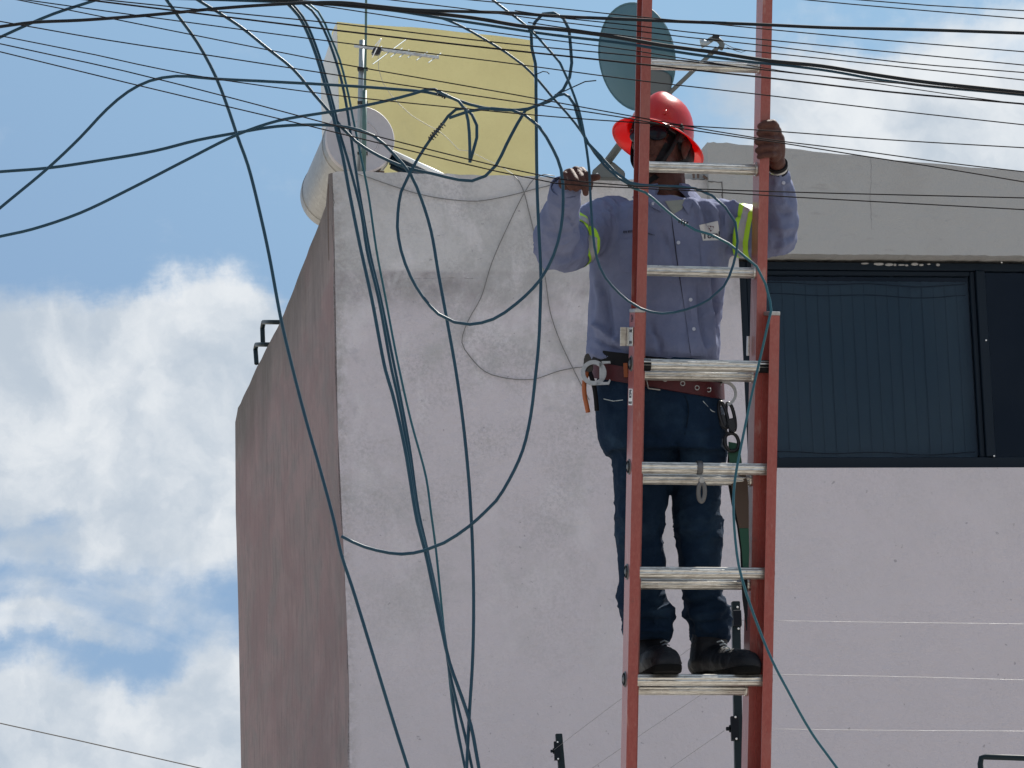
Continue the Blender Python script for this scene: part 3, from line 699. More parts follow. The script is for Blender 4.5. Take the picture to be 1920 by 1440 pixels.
# ------------------------------------------------------------------ ladder
LY = 10.24
l_o = P(1184.5, 900, LY)
def solve(px, py, f):
    Y = LY
    for _ in range(20): p = P(px, py, Y); Y = LY + f(p - l_o)
    return P(px, py, Y)
TILT = math.tan(R(12)); LYAW = math.tan(R(10.5))
pb = solve(1174.7, 1400, lambda d: -d.z * TILT)
LW = (l_o - pb).normalized()
pr = solve(1456, 907, lambda d: d.x * LYAW - d.z * TILT)
LU = (pr - l_o); BASE_W = LU.length; LU = (LU - LW * LU.dot(LW)).normalized()
LN = LU.cross(LW).normalized()
if LN.y > 0: LN = -LN            # towards the camera
def L(u, w, n=0.0): return l_o + LU * u + LW * w + LN * n
def LPX(px, py, n=0.0): return onplane(px, py, l_o + LN * n, LN)
def luw(p): d = p - l_o; return d.dot(LU), d.dot(LW), d.dot(LN)
D = .075; FL = .0295; TK = .004
w_ground = -l_o.z / LW.z
lad = thing('extension_ladder', L(BASE_W / 2, w_ground), 'red fibreglass extension ladder with aluminium rungs the worker stands on', 'ladder')
def rail(name, u_web, inward, w0, w1, n_front, label=None):
    """C channel: web at u_web, flanges running 'inward' (+1/-1 along u)"""
    bm = bmesh.new(); s = inward
    prof = [(0, 0), (s * FL, 0), (s * FL, -TK), (s * TK, -TK), (s * TK, -D + TK), (s * FL, -D + TK), (s * FL, -D), (0, -D)]
    ns = 24; rings = [[L(u_web + a, w0 + (w1 - w0) * i / ns, n_front + b) for a, b in prof] for i in range(ns + 1)]
    loft(bm, rings)
    be = [e for e in bm.edges if abs((e.verts[0].co - e.verts[1].co).normalized().dot(LW)) > .99]
    bmesh.ops.bevel(bm, geom=be, offset=.0012, segments=2, affect='EDGES')
    return obj(name, bm, M['frp'], lad, label)
w_btop = luw(LPX(1196, 586))[1]
NF = -.079; FO = .021
w_ft = luw(P(1200, -250, 9.9))[1]
rail('base_rail', 0, 1, w_ground, w_btop, 0); rail('base_rail', BASE_W, -1, w_ground, w_btop, 0)
fly_l = FO + FL; fly_r = BASE_W - FO - FL
rail('fly_rail', fly_l, -1, w_ground + 1.2, w_ft, NF); rail('fly_rail', fly_r, 1, w_ground + 1.2, w_ft, NF)
# end caps of the base rails
for u0 in (-.001, BASE_W - FL - .001):
    bm = bmesh.new(); box(bm, L(u0, w_btop, .001), LU * (FL + .002), LW * .012, -LN * (D + .002)); bmesh.ops.bevel(bm, geom=bm.edges[:], offset=.002, segments=1, affect='EDGES'); obj('rail_cap', bm, M['steel'], lad)
def rung(u0, u1, w, n, r):
    bm = bmesh.new(); N = 40; rings = []
    for u in (u0, u1):
        ring = []
        for k in range(N):
            a = 2 * math.pi * k / N; rr = r * (1 + .045 * (1 if (k // 2) % 2 else -1)); x, y = rr * math.cos(a), rr * math.sin(a)
            y = min(y, r * .80)      # flattened tread
            ring.append(L(u, w + y, n + x))
        rings.append(ring)
    loft(bm, rings); return obj('rung', bm, M['alu'], lad)
def ferrule(u, w, n, r, s):
    bm = bmesh.new()
    tube(bm, [L(u, w, n), L(u + s * .005, w, n), L(u + s * .006, w, n)], [r * 1.22, r * 1.18, r * 1.02], 24); obj('rung_ferrule', bm, M['alu'], lad, smooth=True, sharp=30)
wf = [luw(LPX(1300, y, NF - D / 2))[1] for y in (122, 314, 508)]
stp = .3048
print('LADDER fly rung spacing', wf, 'base width', BASE_W)
fstep = (wf[0] - wf[2]) / 2
RF = .0172
w_f0 = wf[0]; k = 0
frungs = []
rows = [w_f0 + 2 * fstep, w_f0 + fstep] + [luw(LPX(1300, y, NF - D / 2))[1] for y in (122, 314, 508, 703, 898, 1094, 1292)]
while rows[-1] - fstep > w_ground + 1.3: rows.append(rows[-1] - fstep)
for wl in rows:
    frungs.append(wl); rung(fly_l + .0, fly_r, wl, NF - D / 2, RF); ferrule(fly_r - .0005, wl, NF - D / 2, RF, -1); ferrule(fly_l + .0005, wl, NF - D / 2, RF, 1)
wb0 = luw(LPX(1310, 685, -D / 2))[1]; wb3 = luw(LPX(1310, 1275, -D / 2))[1]; bstep = (wb0 - wb3) / 3
print('base step', bstep, 'fly step', fstep)
brungs = []
rows = [luw(LPX(1310, y, -D / 2))[1] for y in (684, 877, 1073, 1274)]
while rows[-1] - bstep > w_ground + .15: rows.append(rows[-1] - bstep)
for wl in rows:
    brungs.append(wl); rung(TK, BASE_W - TK, wl, -D / 2, RF * 1.08); ferrule(TK + .0005, wl, -D / 2, RF, 1); ferrule(BASE_W - TK - .0005, wl, -D / 2, RF, -1)
    for uu, s in ((0, -1), (BASE_W, 1)):
        bm = bmesh.new(); tube(bm, [L(uu, wl, -D / 2), L(uu + s * .003, wl, -D / 2), L(uu + s * .0035, wl, -D / 2)], [.024, .022, .013], 24); tube(bm, [L(uu + s * .003, wl, -D / 2), L(uu + s * .007, wl, -D / 2)], [.010, .007], 16); obj('rung_swage', bm, M['hooksteel'], lad, smooth=True, sharp=30)
        bm = bmesh.new(); tube(bm, [L(uu + s * .0034, wl, -D / 2 + math.sin(a) * .0165) + LW * math.cos(a) * .0165 for a in np.linspace(0, 2 * math.pi, 25)], .0028, 6, caps=False); obj('swage_groove', bm, M['blackrubber'], lad)
# black sleeves at the rung lock rung
for u0, u1 in ((TK, .056), (BASE_W - .052, BASE_W - TK)):
    bm = bmesh.new(); tube(bm, [L(u0, wb0, -D / 2), L(u1, wb0, -D / 2)], RF * 1.12, 24); obj('rung_sleeve', bm, M['blackrubber'], lad, smooth=True, sharp=40)
# guide plate and stickers on the left web
wg0 = luw(LPX(1180, 649))[1]; wg1 = luw(LPX(1180, 613))[1]
bm = bmesh.new(); box(bm, L(-.004, wg0, -.012), LU * .003, LW * (wg1 - wg0), -LN * .085); box(bm, L(-.004, wg0, -.097), LU * -.018, LW * (wg1 - wg0), -LN * .003); bmesh.ops.bevel(bm, geom=bm.edges[:], offset=.001, segments=1, affect='EDGES'); obj('guide_plate', bm, M['alu'], lad)
for a in (.2, .8):
    for b in (.026, .044):
        bm = bmesh.new(); tube(bm, [L(-.0042, wg0 + (wg1 - wg0) * a, -b), L(-.0056, wg0 + (wg1 - wg0) * a, -b)], .0045, 10); obj('rivet', bm, M['blackmetal'], lad)
wg2 = luw(LPX(1407, 667))[1]; wg3 = luw(LPX(1407, 630))[1]
bm = bmesh.new(); box(bm, L(fly_r - .006, wg2, NF - D), LU * -.004, LW * (wg3 - wg2), LN * .02); obj('guide_plate', bm, M['alu'], lad)
# hook with a pulley on the lower rung
hc = L(luw(LPX(1316, 880))[0], brungs[1], -D / 2)
hu, hw, _ = luw(hc)
bm = bmesh.new(); tube(bm, [L(hu, hw + math.cos(a) * (RF * 1.13), -D / 2 + math.sin(a) * RF * 1.13) for a in np.linspace(-.9, math.pi + .1, 14)], .009, 8, flat=(.18, LU)); obj('hook_strap', bm, M['hooksteel'], lad, smooth=True)
hb = luw(LPX(1316, 904))[1]; he = luw(LPX(1316, 940))[1]
bm = bmesh.new()
tube(bm, [L(hu + math.sin(a) * .0095 , (hb + he) / 2 + math.cos(a) * abs(hb - he) / 2, .002) for a in np.linspace(0, 2 * math.pi, 25)], .0032, 8, caps=False, flat=(2.2, LN))
obj('hook_loop', bm, M['hooksteel'], lad, smooth=True)
bm = bmesh.new(); tube(bm, [L(hu, hb + .006, -.004), L(hu, hb + .006, .006)], .0085, 16); obj('hook_pivot', bm, M['steel'], lad, smooth=True, sharp=30)

def textmesh(s, size, bold=.0):
    cu = bpy.data.curves.new('t', 'FONT'); cu.body = s; cu.size = size; cu.align_x = 'CENTER'; cu.align_y = 'CENTER'; cu.extrude = .0002; cu.offset = bold
    o = bpy.data.objects.new('t', cu); COL.objects.link(o); dg = bpy.context.evaluated_depsgraph_get()
    me = bpy.data.meshes.new_from_object(o.evaluated_get(dg)); bpy.data.objects.remove(o); return me
def place_text(name, s, size, c, ax, ay, m, parent, bold=0):
    me = textmesh(s, size, bold); co, _ = getco(me); A = np.array([list(ax), list(ay), list(ax.cross(ay))])
    setco(me, co @ A + np.array(c)); return obj(name, me, m, parent)
def stick(w0px, w1px, name, m):
    a = luw(LPX(1178, w1px))[1]; b = luw(LPX(1178, w0px))[1]; bm = bmesh.new(); box(bm, L(0, a, -.012), LU * -.0006, LW * (b - a), -LN * .052); obj(name, bm, m, lad); return (a + b) / 2
cw = stick(729, 760, 'sticker', M['white'])
place_text('sticker_number', '85', .034, L(-.0009, cw + .008, -.038), LN, LW, M['ink'], lad, .0008)
place_text('sticker_text', 'CAPACITY', .0095, L(-.0009, cw - .017, -.038), LN, LW, M['ink'], lad, .0003)
place_text('rail_number', '24', .030, L(-.0005, luw(LPX(1182, 597))[1], -.038), LN, LW, M['ink'], lad, .0006)

# ------------------------------------------------------------------ the worker
man = thing('person', L(luw(LPX(1310, 1262))[0], brungs[3], -.1), 'worker in red hard hat, blue-grey work shirt, jeans and black boots standing on the ladder', 'person')
def pm(Y): return Y / math.cos(PITCH) / F_PX * 1.0
def ell(px0, px1, py, Y, hd, n=36, e=2.3, tilt=0.0, ytop=None):
    """horizontal super-ellipse ring spanning px0..px1 at row py, centre depth Y, half depth hd"""
    a = P(px0, py, Y); b = P(px1, py, Y); c = (a + b) / 2; hw = (b - a) / 2; out = []
    for k in range(n):
        t = 2 * math.pi * k / n; cx = math.copysign(abs(math.cos(t)) ** (2 / e), math.cos(t)); sy = math.copysign(abs(math.sin(t)) ** (2 / e), math.sin(t))
        out.append(c + hw * cx + Vector((0, hd * sy, 0)) + Vector((0, 0, tilt * cx)))
    return out
YC = 10.44; YP_ = 10.50
def S(r): return r * 10.6 / F_PX     # pixel radius to metres at the worker

# sleeve paths
SL = [(P(1152, 412, 10.43), 48), (P(1122, 425, 10.38), 51), (P(1090, 448, 10.30), 48), (P(1062, 465, 10.22), 45), (P(1042, 464, 10.16), 42.5), (P(1043, 442, 10.10), 38.5), (P(1050, 410, 10.03), 32.5), (P(1056, 378, 9.97), 28.5), (P(1059, 362, 9.945), 28.5)]
hk = LPX(1440, 262, NF)          # gripping hand on the fly rail, front face
YR = hk.y
SR = [(P(1345, 416, 10.44), 48), (P(1385, 432, YR + .215), 49), (P(1425, 441, YR + .225), 46), (P(1453, 438, YR + .215), 43), (P(1462, 418, YR + .195), 37), (P(1464, 385, YR + .170), 32), (P(1461, 352, YR + .145), 27), (P(1458, 326, YR + .108), 20)]
bm = bmesh.new()
torso = [ (1210, 1284, 374, .066), (1190, 1308, 379, .085), (1150, 1352, 388, .11), (1128, 1374, 398, .12), (1119, 1381, 412, .126), (1112, 1380, 440, .13), (1106, 1370, 480, .132), (1106, 1362, 530, .13),
          (1105, 1355, 580, .128), (1104, 1350, 620, .132), (1102, 1348, 648, .142), (1102, 1347, 664, .148), (1108, 1347, 676, .146), (1114, 1344, 686, .138), (1122, 1340, 692, .125)]
loft(bm, [ell(a, b, y, YC + (y - 500) * .0002, hd) for a, b, y, hd in torso])
for S_ in (SL, SR): chain(bm, [(p, S(r)) for p, r in S_], 18)
shirt_me = remeshed(bm, .0065, 5)
co, no = getco(shirt_me); x, y = projn(co)
# natural cloth folds: stretched, warped ridges (denser on the sleeves)
wv = np.stack([vnoise(co * 7, 3), vnoise(co * 7, 5), vnoise(co * 7, 9)], 1) - .5
q = co + wv * .10
rid = lambda n: (1 - np.abs(2 * n - 1)) ** 2.2
arm = np.clip(((1115 - x) / 25), 0, 1) + np.clip((x - 1375) / 20, 0, 1)
low = np.clip((y - 600) / 60, 0, 1)
f = .014 * rid(vnoise(q * np.array([13, 13, 6]), 11)) * (.38 + .30 * arm + .5 * low) + .010 * rid(vnoise(q * np.array([30, 30, 20]), 12)) * (.35 + .45 * arm) + .0022 * vnoise(q * 60, 13)
setco(shirt_me, co + no * (f - .008)[:, None])
cuts = [  # creases (negative) and ridges (positive)
    ([(1106, 395), (1112, 440), (1108, 497)], 5, -.016), ([(1376, 400), (1370, 440), (1364, 485)], 5, -.014),
    ([(1120, 372), (1140, 392), (1150, 420)], 5, .006), ([(1135, 366), (1156, 388), (1164, 412)], 4, .006), ([(1128, 380), (1146, 400), (1152, 430)], 3.5, -.006),
    ([(1296, 372), (1312, 400), (1315, 440)], 6, .009), ([(1320, 375), (1340, 400), (1348, 440)], 6, .010), ([(1310, 378), (1328, 405), (1333, 445)], 5, -.009),
    ([(1345, 382), (1362, 400), (1362, 430)], 5, .008), ([(1358, 384), (1378, 398), (1392, 410)], 4, -.010), ([(1365, 378), (1392, 392), (1404, 398)], 4, .010),
    ([(1320, 480), (1326, 560), (1340, 650)], 6, .010), ([(1335, 470), (1342, 560), (1346, 640)], 5, -.010), ([(1310, 520), (1316, 600), (1330, 668)], 5, -.009),
    ([(1290, 540), (1296, 600), (1290, 660)], 7, .006), ([(1230, 420), (1258, 470), (1262, 520)], 7, -.005),
    ([(1115, 500), (1128, 560), (1120, 640)], 8, .009), ([(1130, 520), (1142, 590), (1150, 660)], 7, -.009), ([(1108, 600), (1135, 625), (1165, 650)], 6, .010), ([(1112, 630), (1140, 650), (1175, 662)], 5, -.009),
    ([(1215, 600), (1235, 640), (1240, 672)], 6, -.006), ([(1100, 655), (1130, 668), (1170, 664)], 6, .008),
    ([(1060, 400), (1078, 425), (1090, 440)], 5, -.012), ([(1020, 430), (1050, 440), (1080, 432)], 5, -.010), ([(1022, 448), (1052, 458), (1084, 446)], 5, .010),
    ([(1030, 480), (1060, 482), (1088, 470)], 5, -.009), ([(1040, 496), (1064, 492), (1085, 482)], 4, .008), ([(1028, 400), (1048, 412), (1072, 405)], 5, -.007), ([(1033, 380), (1052, 390), (1074, 386)], 4, .006),
    ([(1450, 395), (1472, 402), (1494, 396)], 5, -.009), ([(1448, 420), (1470, 430), (1500, 424)], 5, .009), ([(1446, 440), (1468, 448), (1496, 440)], 5, -.009), ([(1450, 465), (1468, 462), (1486, 452)], 4, .007), ([(1470, 340), (1476, 362), (1486, 385)], 4, -.006)]
strokes(shirt_me, [(a_, b_ * .85, c_ * (.85 if (a_[0][0] < 1100 or a_[0][0] > 1440) else 1.8)) for a_, b_, c_ in cuts])
shirt = obj('shirt', shirt_me, M['shirt'], man, smooth=True)
bpy.context.view_layer.update()
def bvh_of(o):
    me = o.data; off = mworld(o.parent) @ o.matrix_parent_inverse @ Matrix.Translation(o.location)
    return BVHTree.FromPolygons([off @ v.co for v in me.vertices], [list(p.vertices) for p in me.polygons])
SB = bvh_of(shirt)
def snap(bvh, px, py, off=.002, Yd=YC - .12):
    d = ray(px, py).normalized(); h = bvh.ray_cast(CAM, d, 30)
    return (h[0] - d * off, h[1]) if h[0] is not None else (P(px, py, Yd) - d * off, -d)
def decal(bvh, corners, nu, nv, off, m, name, parent, thick=.0015):
    """a cloth piece lying on a surface: corners (4 px points, clockwise) sampled on the surface"""
    bm = bmesh.new(); (ax, ay), (bx, by), (cx, cy), (dx, dy) = corners; V = []
    for j in range(nv + 1):
        r = []
        for i in range(nu + 1):
            s, t = i / nu, j / nv
            X = (ax * (1 - s) + bx * s) * (1 - t) + (dx * (1 - s) + cx * s) * t; Y_ = (ay * (1 - s) + by * s) * (1 - t) + (dy * (1 - s) + cy * s) * t
            r.append(bm.verts.new(snap(bvh, X, Y_, off)[0]))
        V.append(r)
    fs = [bm.faces.new((V[j][i], V[j][i + 1], V[j + 1][i + 1], V[j + 1][i])) for j in range(nv) for i in range(nu)]
    ret = bmesh.ops.extrude_face_region(bm, geom=fs); vs = [g_ for g_ in ret['geom'] if isinstance(g_, bmesh.types.BMVert)]
    bmesh.ops.translate(bm, verts=vs, vec=Vector((0, thick, 0)))
    return obj(name, bm, m, parent, smooth=True, sharp=45)
# front placket as two seams + buttons
plk = [(1258, 392), (1262, 430), (1268, 480), (1276, 530), (1284, 580), (1291, 630), (1296, 672)]
bm = bmesh.new(); tube(bm, [snap(SB, *q_, .0008)[0] for q_ in
    [(plk[i][0] + (plk[i + 1][0] - plk[i][0]) * t, plk[i][1] + (plk[i + 1][1] - plk[i][1]) * t) for i in range(6) for t in (0, .25, .5, .75)]], .0014, 6)
obj('placket_seam', bm, M['ink'], shirt)
decal(SB, [(1258, 395), (1280, 395), (1318, 668), (1296, 668)], 4, 40, .0032, M['shirt'], 'placket', shirt)
for q_ in ((1225, 382), (1272, 455), (1284, 510), (1295, 562), (1301, 617), (1469, 343)):
    c, nrm = snap(SB, *q_, .0052); bm = bmesh.new(); x_, y_ = frame_of(Vector((0, -1, 0)))
    tube(bm, [c, c + Vector((0, -.002, 0))], .0055, 14); tube(bm, [c + Vector((0, -.002, 0)), c + Vector((0, -.0028, 0))], [.0055, .0048], 14)
    for s in (-1, 1): ellipsoid(bm, c + Vector((s * .0013, -.0030, 0)), (.0007, .0006, .0007), u=6, v=4)
    obj('button', bm, M['button'], shirt, smooth=True, sharp=40)
# pocket outlines
decal(SB, [(1311, 448), (1351, 446), (1352, 500), (1316, 502)], 8, 10, .0028, M['shirt'], 'chest_pocket', shirt)
decal(SB, [(1160, 448), (1222, 450), (1222, 512), (1164, 510)], 10, 10, .0028, M['shirt'], 'chest_pocket', shirt)
# name patch with emblem and lettering
pt = decal(SB, [(1311, 422), (1346, 414), (1351, 450), (1318, 451)], 10, 10, .0042, M['patch'], 'name_patch', shirt, .001)
def flat_on(cpx, cpy, off=.0058):
    c, n_ = snap(SB, cpx, cpy, off); return c
pc = flat_on(1334, 427, .0075)
tx = (P(1346, 414, 10.3) - P(1311, 421, 10.3)).normalized(); ty = Vector((0, 0, 1)); ty = (ty - tx * ty.dot(tx)).normalized()
def tri(bm, c, s, up=1):
    prism(bm, [c + tx * (-s * .9) + ty * s * up * .0 + ty * s, c + tx * (s), c + tx * (-s * .5) - ty * s], -Vector((0, .0008, 0)))
bm = bmesh.new()
for dx, dy in ((-.0066, -.0015), (-.001, .0040), (.0060, .0015), (-.0035, -.0075)): tri(bm, pc + tx * dx + ty * dy, .0030)
obj('emblem', bm, M['inkred'], shirt)
bm = bmesh.new(); tube(bm, [pc + tx * a + ty * b - Vector((0, .0004, 0)) for a, b in ((-.010, .008), (.010, .001), (-.005, -.013), (-.010, .008))], .0005, 5); obj('emblem', bm, M['inkred'], shirt)
me = textmesh('Total', 15.5, .35); tco, _ = getco(me)
tco = np.array([list(snap(SB, float(1333.5 + a), float(441.5 - a * .10 - b), .0066)[0] + Vector((0, -.0004 if c_ > 0 else 0, 0))) for a, b, c_ in tco]); setco(me, tco); obj('patch_lettering', me, M['ink'], shirt)
# embroidered line of lettering above the other pocket
for a, b, s_ in ((1168, 1190, '~ARNI'), (1204, 1227, 'SOLAR~')): pass
bm = bmesh.new()
for x0 in list(range(1169, 1177, 2)) + list(range(1178, 1228, 2)):
    t = (x0 - 1169) / 58; yy = 436 + (-1.2 if x0 < 1178 else -2 + 7.0 * max(0, t - .55) / .45); hh = 4.2 * (1 - .75 * max(0, t - .6) / .4)
    a = snap(SB, x0, yy - hh / 2, .0040)[0]; b = snap(SB, x0 + random.uniform(-.8, 1.2), yy + hh / 2, .0040)[0]; tube(bm, [a, b], .0011, 5)
obj('embroidery', bm, M['ink'], shirt)
# hi-vis sleeve bands cut from the shirt surface so they wrap the sleeve
def band(c, axis, hw, rmax, off, m, name):
    o = bmesh.new(); o.from_mesh(shirt.data); mw = mworld(shirt.parent) @ shirt.matrix_parent_inverse @ Matrix.Translation(shirt.location); bmesh.ops.transform(o, matrix=mw, verts=o.verts)
    axis = axis.normalized()
    bmesh.ops.delete(o, geom=[v_ for v_ in o.verts if (v_.co - c).length > rmax], context='VERTS')
    for s in (-1, 1):
        bmesh.ops.bisect_plane(o, geom=o.verts[:] + o.edges[:] + o.faces[:], plane_co=c + axis * s * hw, plane_no=axis * s, clear_outer=True)
    # keep the islands near the sleeve only
    o.normal_update()
    for v_ in o.verts: v_.co += v_.normal * off
    return obj(name, o, m, shirt, smooth=True)
cL = P(1082, 460, 10.27); aL = P(1110, 452, 10.33) - P(1060, 464, 10.22) + Vector((0, 0, -.010))
band(cL, aL, .021, .105, .0022, M['band_y'], 'hi_vis_band'); band(cL, aL, .0075, .105, .0040, M['band_g'], 'reflective_strip')
cR = P(1402, 443, YR + .22); aR = Vector((1, -.30, -.26))
band(cR, aR, .0235, .125, .0022, M['band_y'], 'hi_vis_band'); band(cR, aR, .0085, .125, .0040, M['band_g'], 'reflective_strip')
# cuffs
def cuff(p, d, r, name='cuff', ln=.030, m='shirt', th=.0022):
    x_, y_ = frame_of(d); d = d.normalized(); bm = bmesh.new(); N = 28; rr = []
    for t, s in ((-ln, 1.0), (0, 1.04), (.0015, 1.0), (0, .95), (-ln, .90)):
        rr.append([p + d * t + x_ * r * s * math.cos(2 * math.pi * k / N) * (1 + .05 * math.sin(3 * 2 * math.pi * k / N)) + y_ * r * s * math.sin(2 * math.pi * k / N) for k in range(N)])
    loft(bm, rr, caps=False); return obj(name, bm, M[m], shirt, smooth=True)
cuff(P(1060, 351, 9.93), P(1063, 345, 9.92) - P(1057, 370, 9.965), S(28), ln=.045)
cuff(P(1458, 318, YR + .098), P(1457, 310, YR + .088) - P(1460, 335, YR + .118), S(18.5), ln=.035)
# collar: stand and two wings, dark inside
NC = P(1247, 361, YC - .005)
def cpt(a, r, z): return NC + Vector((math.sin(a) * r, -math.cos(a) * r * .95, z))
bm = bmesh.new(); rr = []
for i in range(49):
    a = R(38) + (2 * math.pi - R(58)) * i / 48          # opens at the front
    back = .5 - .5 * math.cos(a)                       # 0 front .. 1 back
    zt = .012 + .018 * back; wing = math.exp(-((i if i < 24 else 48 - i) / 7) ** 2)
    rr.append([cpt(a, .062, zt - .02), cpt(a, .068, zt), cpt(a, .075, zt - .001), cpt(a, .098 + .022 * wing, zt - .030 - .030 * wing), cpt(a, .094 + .022 * wing, zt - .035 - .032 * wing), cpt(a, .070, zt - .026)])
loft(bm, rr); col_o = obj('collar', bm, M['shirt'], shirt, smooth=True, sharp=40)
for q4, nm in ((((1211, 366), (1243, 374), (1240, 397), (1219, 386)), 'collar_wing'), (((1287, 369), (1299, 376), (1291, 402), (1279, 384)), 'collar_wing')):
    decal(SB, q4, 6, 6, .008, M['shirt'], nm, shirt, .004)
decal(SB, [(1247, 377), (1284, 374), (1279, 392), (1262, 402)], 8, 8, .0045, M['tee'], 'undershirt_edge', shirt, .001)
# undershirt in the opening
bm = bmesh.new(); ellipsoid(bm, P(1262, 388, YC - .062), (S(24), .045, S(22))); obj('undershirt', bm, M['tee'], man, smooth=True)

# trousers
bm = bmesh.new()
pel = [(1132, 1334, 680, .118), (1124, 1340, 696, .126), (1114, 1350, 720, .135), (1113, 1356, 750, .138), (1116, 1361, 790, .137), (1122, 1364, 825, .13), (1134, 1362, 852, .12)]
loft(bm, [ell(a, b, y_, YP_ - .04, hd, e=2.4) for a, b, y_, hd in pel])
footL = LPX(1235, 1200, -.245); footR = LPX(1345, 1200, -.250); YFL = footL.y; YFR = footR.y
legL = [(1140, 1268, 840, .105), (1147, 1262, 880, .10), (1151, 1253, 930, .093), (1156, 1243, 980, .085), (1157, 1243, 1020, .08), (1158, 1250, 1050, .080), (1159, 1249, 1090, .080), (1162, 1245, 1110, .078), (1164, 1246, 1125, .078), (1166, 1254, 1135, .08), (1166, 1261, 1150, .083), (1168, 1257, 1168, .078), (1170, 1258, 1185, .08), (1176, 1255, 1196, .074), (1178, 1252, 1200, .070)]
legR = [(1248, 1364, 840, .105), (1253, 1359, 880, .10), (1259, 1354, 920, .093), (1265, 1351, 965, .087), (1269, 1354, 1010, .083), (1271, 1354, 1050, .08), (1274, 1354, 1090, .078), (1281, 1356, 1120, .078), (1285, 1366, 1136, .082), (1286, 1370, 1150, .083), (1291, 1366, 1164, .078), (1295, 1370, 1180, .076), (1299, 1368, 1192, .074), (1300, 1365, 1199, .070)]
def yleg(y_, yf): t = min(1, max(0, (y_ - 800) / 400)); return (YP_ - .04) * (1 - t) + (yf) * t
loft(bm, [ell(a, b, y_, yleg(y_, YFL), hd, e=2.1) for a, b, y_, hd in legL]); loft(bm, [ell(a, b, y_, yleg(y_, YFR), hd, e=2.1) for a, b, y_, hd in legR])
jm = remeshed(bm, .006, 4)
co, no = getco(jm); x, y = projn(co)
q = co + (np.stack([vnoise(co * 8, 23), vnoise(co * 8, 25), vnoise(co * 8, 29)], 1) - .5) * .07
bunch = np.clip((y - 1090) / 30, 0, 1) + .7 * np.exp(-((y - 985) / 45) ** 2) + .35 * np.exp(-((y - 850) / 40) ** 2)
f = .010 * rid(vnoise(q * np.array([10, 10, 26]), 31)) * (.22 + bunch) + .007 * rid(vnoise(q * np.array([26, 26, 34]), 32)) * (.4 + bunch) + .002 * vnoise(q * 55, 33)
setco(jm, co + no * (f - .006)[:, None])
strokes(jm, [([(1283, 745), (1288, 770), (1284, 800), (1276, 822)], 3, -.008), ([(1268, 810), (1266, 850), (1262, 890)], 6, -.014), ([(1135, 750), (1150, 765), (1172, 770)], 3, -.005),
             ([(1282, 820), (1320, 812), (1350, 800)], 5, -.005), ([(1255, 830), (1220, 815), (1180, 800)], 6, -.005), ([(1150, 900), (1180, 915), (1215, 900)], 6, .006), ([(1275, 1000), (1310, 985), (1345, 965)], 6, .006),
             ([(1285, 1020), (1320, 1010), (1350, 990)], 5, -.006), ([(1170, 1010), (1200, 1025), (1238, 1015)], 6, -.006), ([(1200, 1125), (1230, 1135), (1258, 1128)], 4, -.010), ([(1282, 1136), (1320, 1128), (1350, 1118)], 4, -.010),
             ([(1290, 1152), (1330, 1150), (1368, 1140)], 5, .010), ([(1292, 1168), (1330, 1170), (1366, 1160)], 4, -.010), ([(1180, 1160), (1220, 1166), (1258, 1160)], 4, -.009), ([(1300, 1188), (1330, 1184), (1365, 1188)], 3, .004)])
jeans = obj('trousers', jm, M['jeans'], man, smooth=True); JB = bvh_of(jeans)
bm = bmesh.new(); tube(bm, [snap(JB, *q_, .0005)[0] for q_ in ((1284, 742), (1290, 758), (1291, 775), (1288, 795), (1284, 815))], .0016, 5); obj('fly_seam', bm, M['dark'], jeans)
bm = bmesh.new(); tube(bm, [snap(JB, *q_, .0005)[0] for q_ in ((1132, 748), (1150, 752), (1168, 750))], .0012, 5); tube(bm, [snap(JB, *q_, .0005)[0] for q_ in ((1318, 752), (1334, 770), (1352, 778))], .0012, 5); obj('pocket_seam', bm, M['slat'], jeans)

# boots
def bootm(parts, zs, name, lab=None):
    bm = bmesh.new()
    for ch in parts: chain(bm, ch, 16)
    me = remeshed(bm, .005, 3); co, no = getco(me)
    co[:, 2] = np.where(co[:, 2] < zs(co), zs(co) + (co[:, 2] - zs(co)) * .02, co[:, 2])
    q = co + (vnoise(co * 12, 4) - .5)[:, None] * .03; co += no * (.0035 * rid(vnoise(q * np.array([25, 25, 50]), 8)))[:, None]
    setco(me, co); return obj(name, me, M['boot'], man, lab, smooth=True)
tread = lambda u: L(u, brungs[3] + RF * .82 + .001, -D / 2)
tz0, tz1 = tread(0), tread(BASE_W)
def zs(co): t = (co[:, 0] - tz0.x) / (tz1.x - tz0.x); return tz0.z + (tz1.z - tz0.z) * t + .016
fr = L(0, brungs[3], 0).y
YB = YFL - .085
bL = bootm([[(P(1219, 1180, YB + .10), S(35)), (P(1219, 1205, YB + .09), S(32)), (P(1222, 1232, YB + .06), S(30))],
            [(P(1222, 1240, YB + .08), S(28)), (P(1238, 1240, YB - .03), S(29)), (P(1250, 1242, YB - .115), S(27)), (P(1252, 1245, YB - .145), S(24))],
            [(P(1212, 1248, YB + .13), S(24)), (P(1222, 1240, YB + .08), S(28))]], zs, 'boot')
YB2 = YFR - .06
bR = bootm([[(P(1332, 1180, YB2 + .05), S(33)), (P(1329, 1210, YB2 + .05), S(33)), (P(1324, 1238, YB2 + .05), S(31))],
            [(P(1312, 1246, YB2 + .07), S(22)), (P(1340, 1238, YB2 + .02), S(29)), (P(1368, 1243, YB2 - .05), S(26)), (P(1392, 1243, YB2 - .11), S(26)), (P(1404, 1246, YB2 - .135), S(23))]], zs, 'boot')
def solem(pts, name, parent):
    bm = bmesh.new(); chain(bm, pts, 16); me = remeshed(bm, .005, 2); co, no = getco(me); z0 = zs(co)
    co[:, 2] = np.clip(co[:, 2], z0 - .016, z0 + .004); setco(me, co); return obj(name, me, M['sole'], parent)
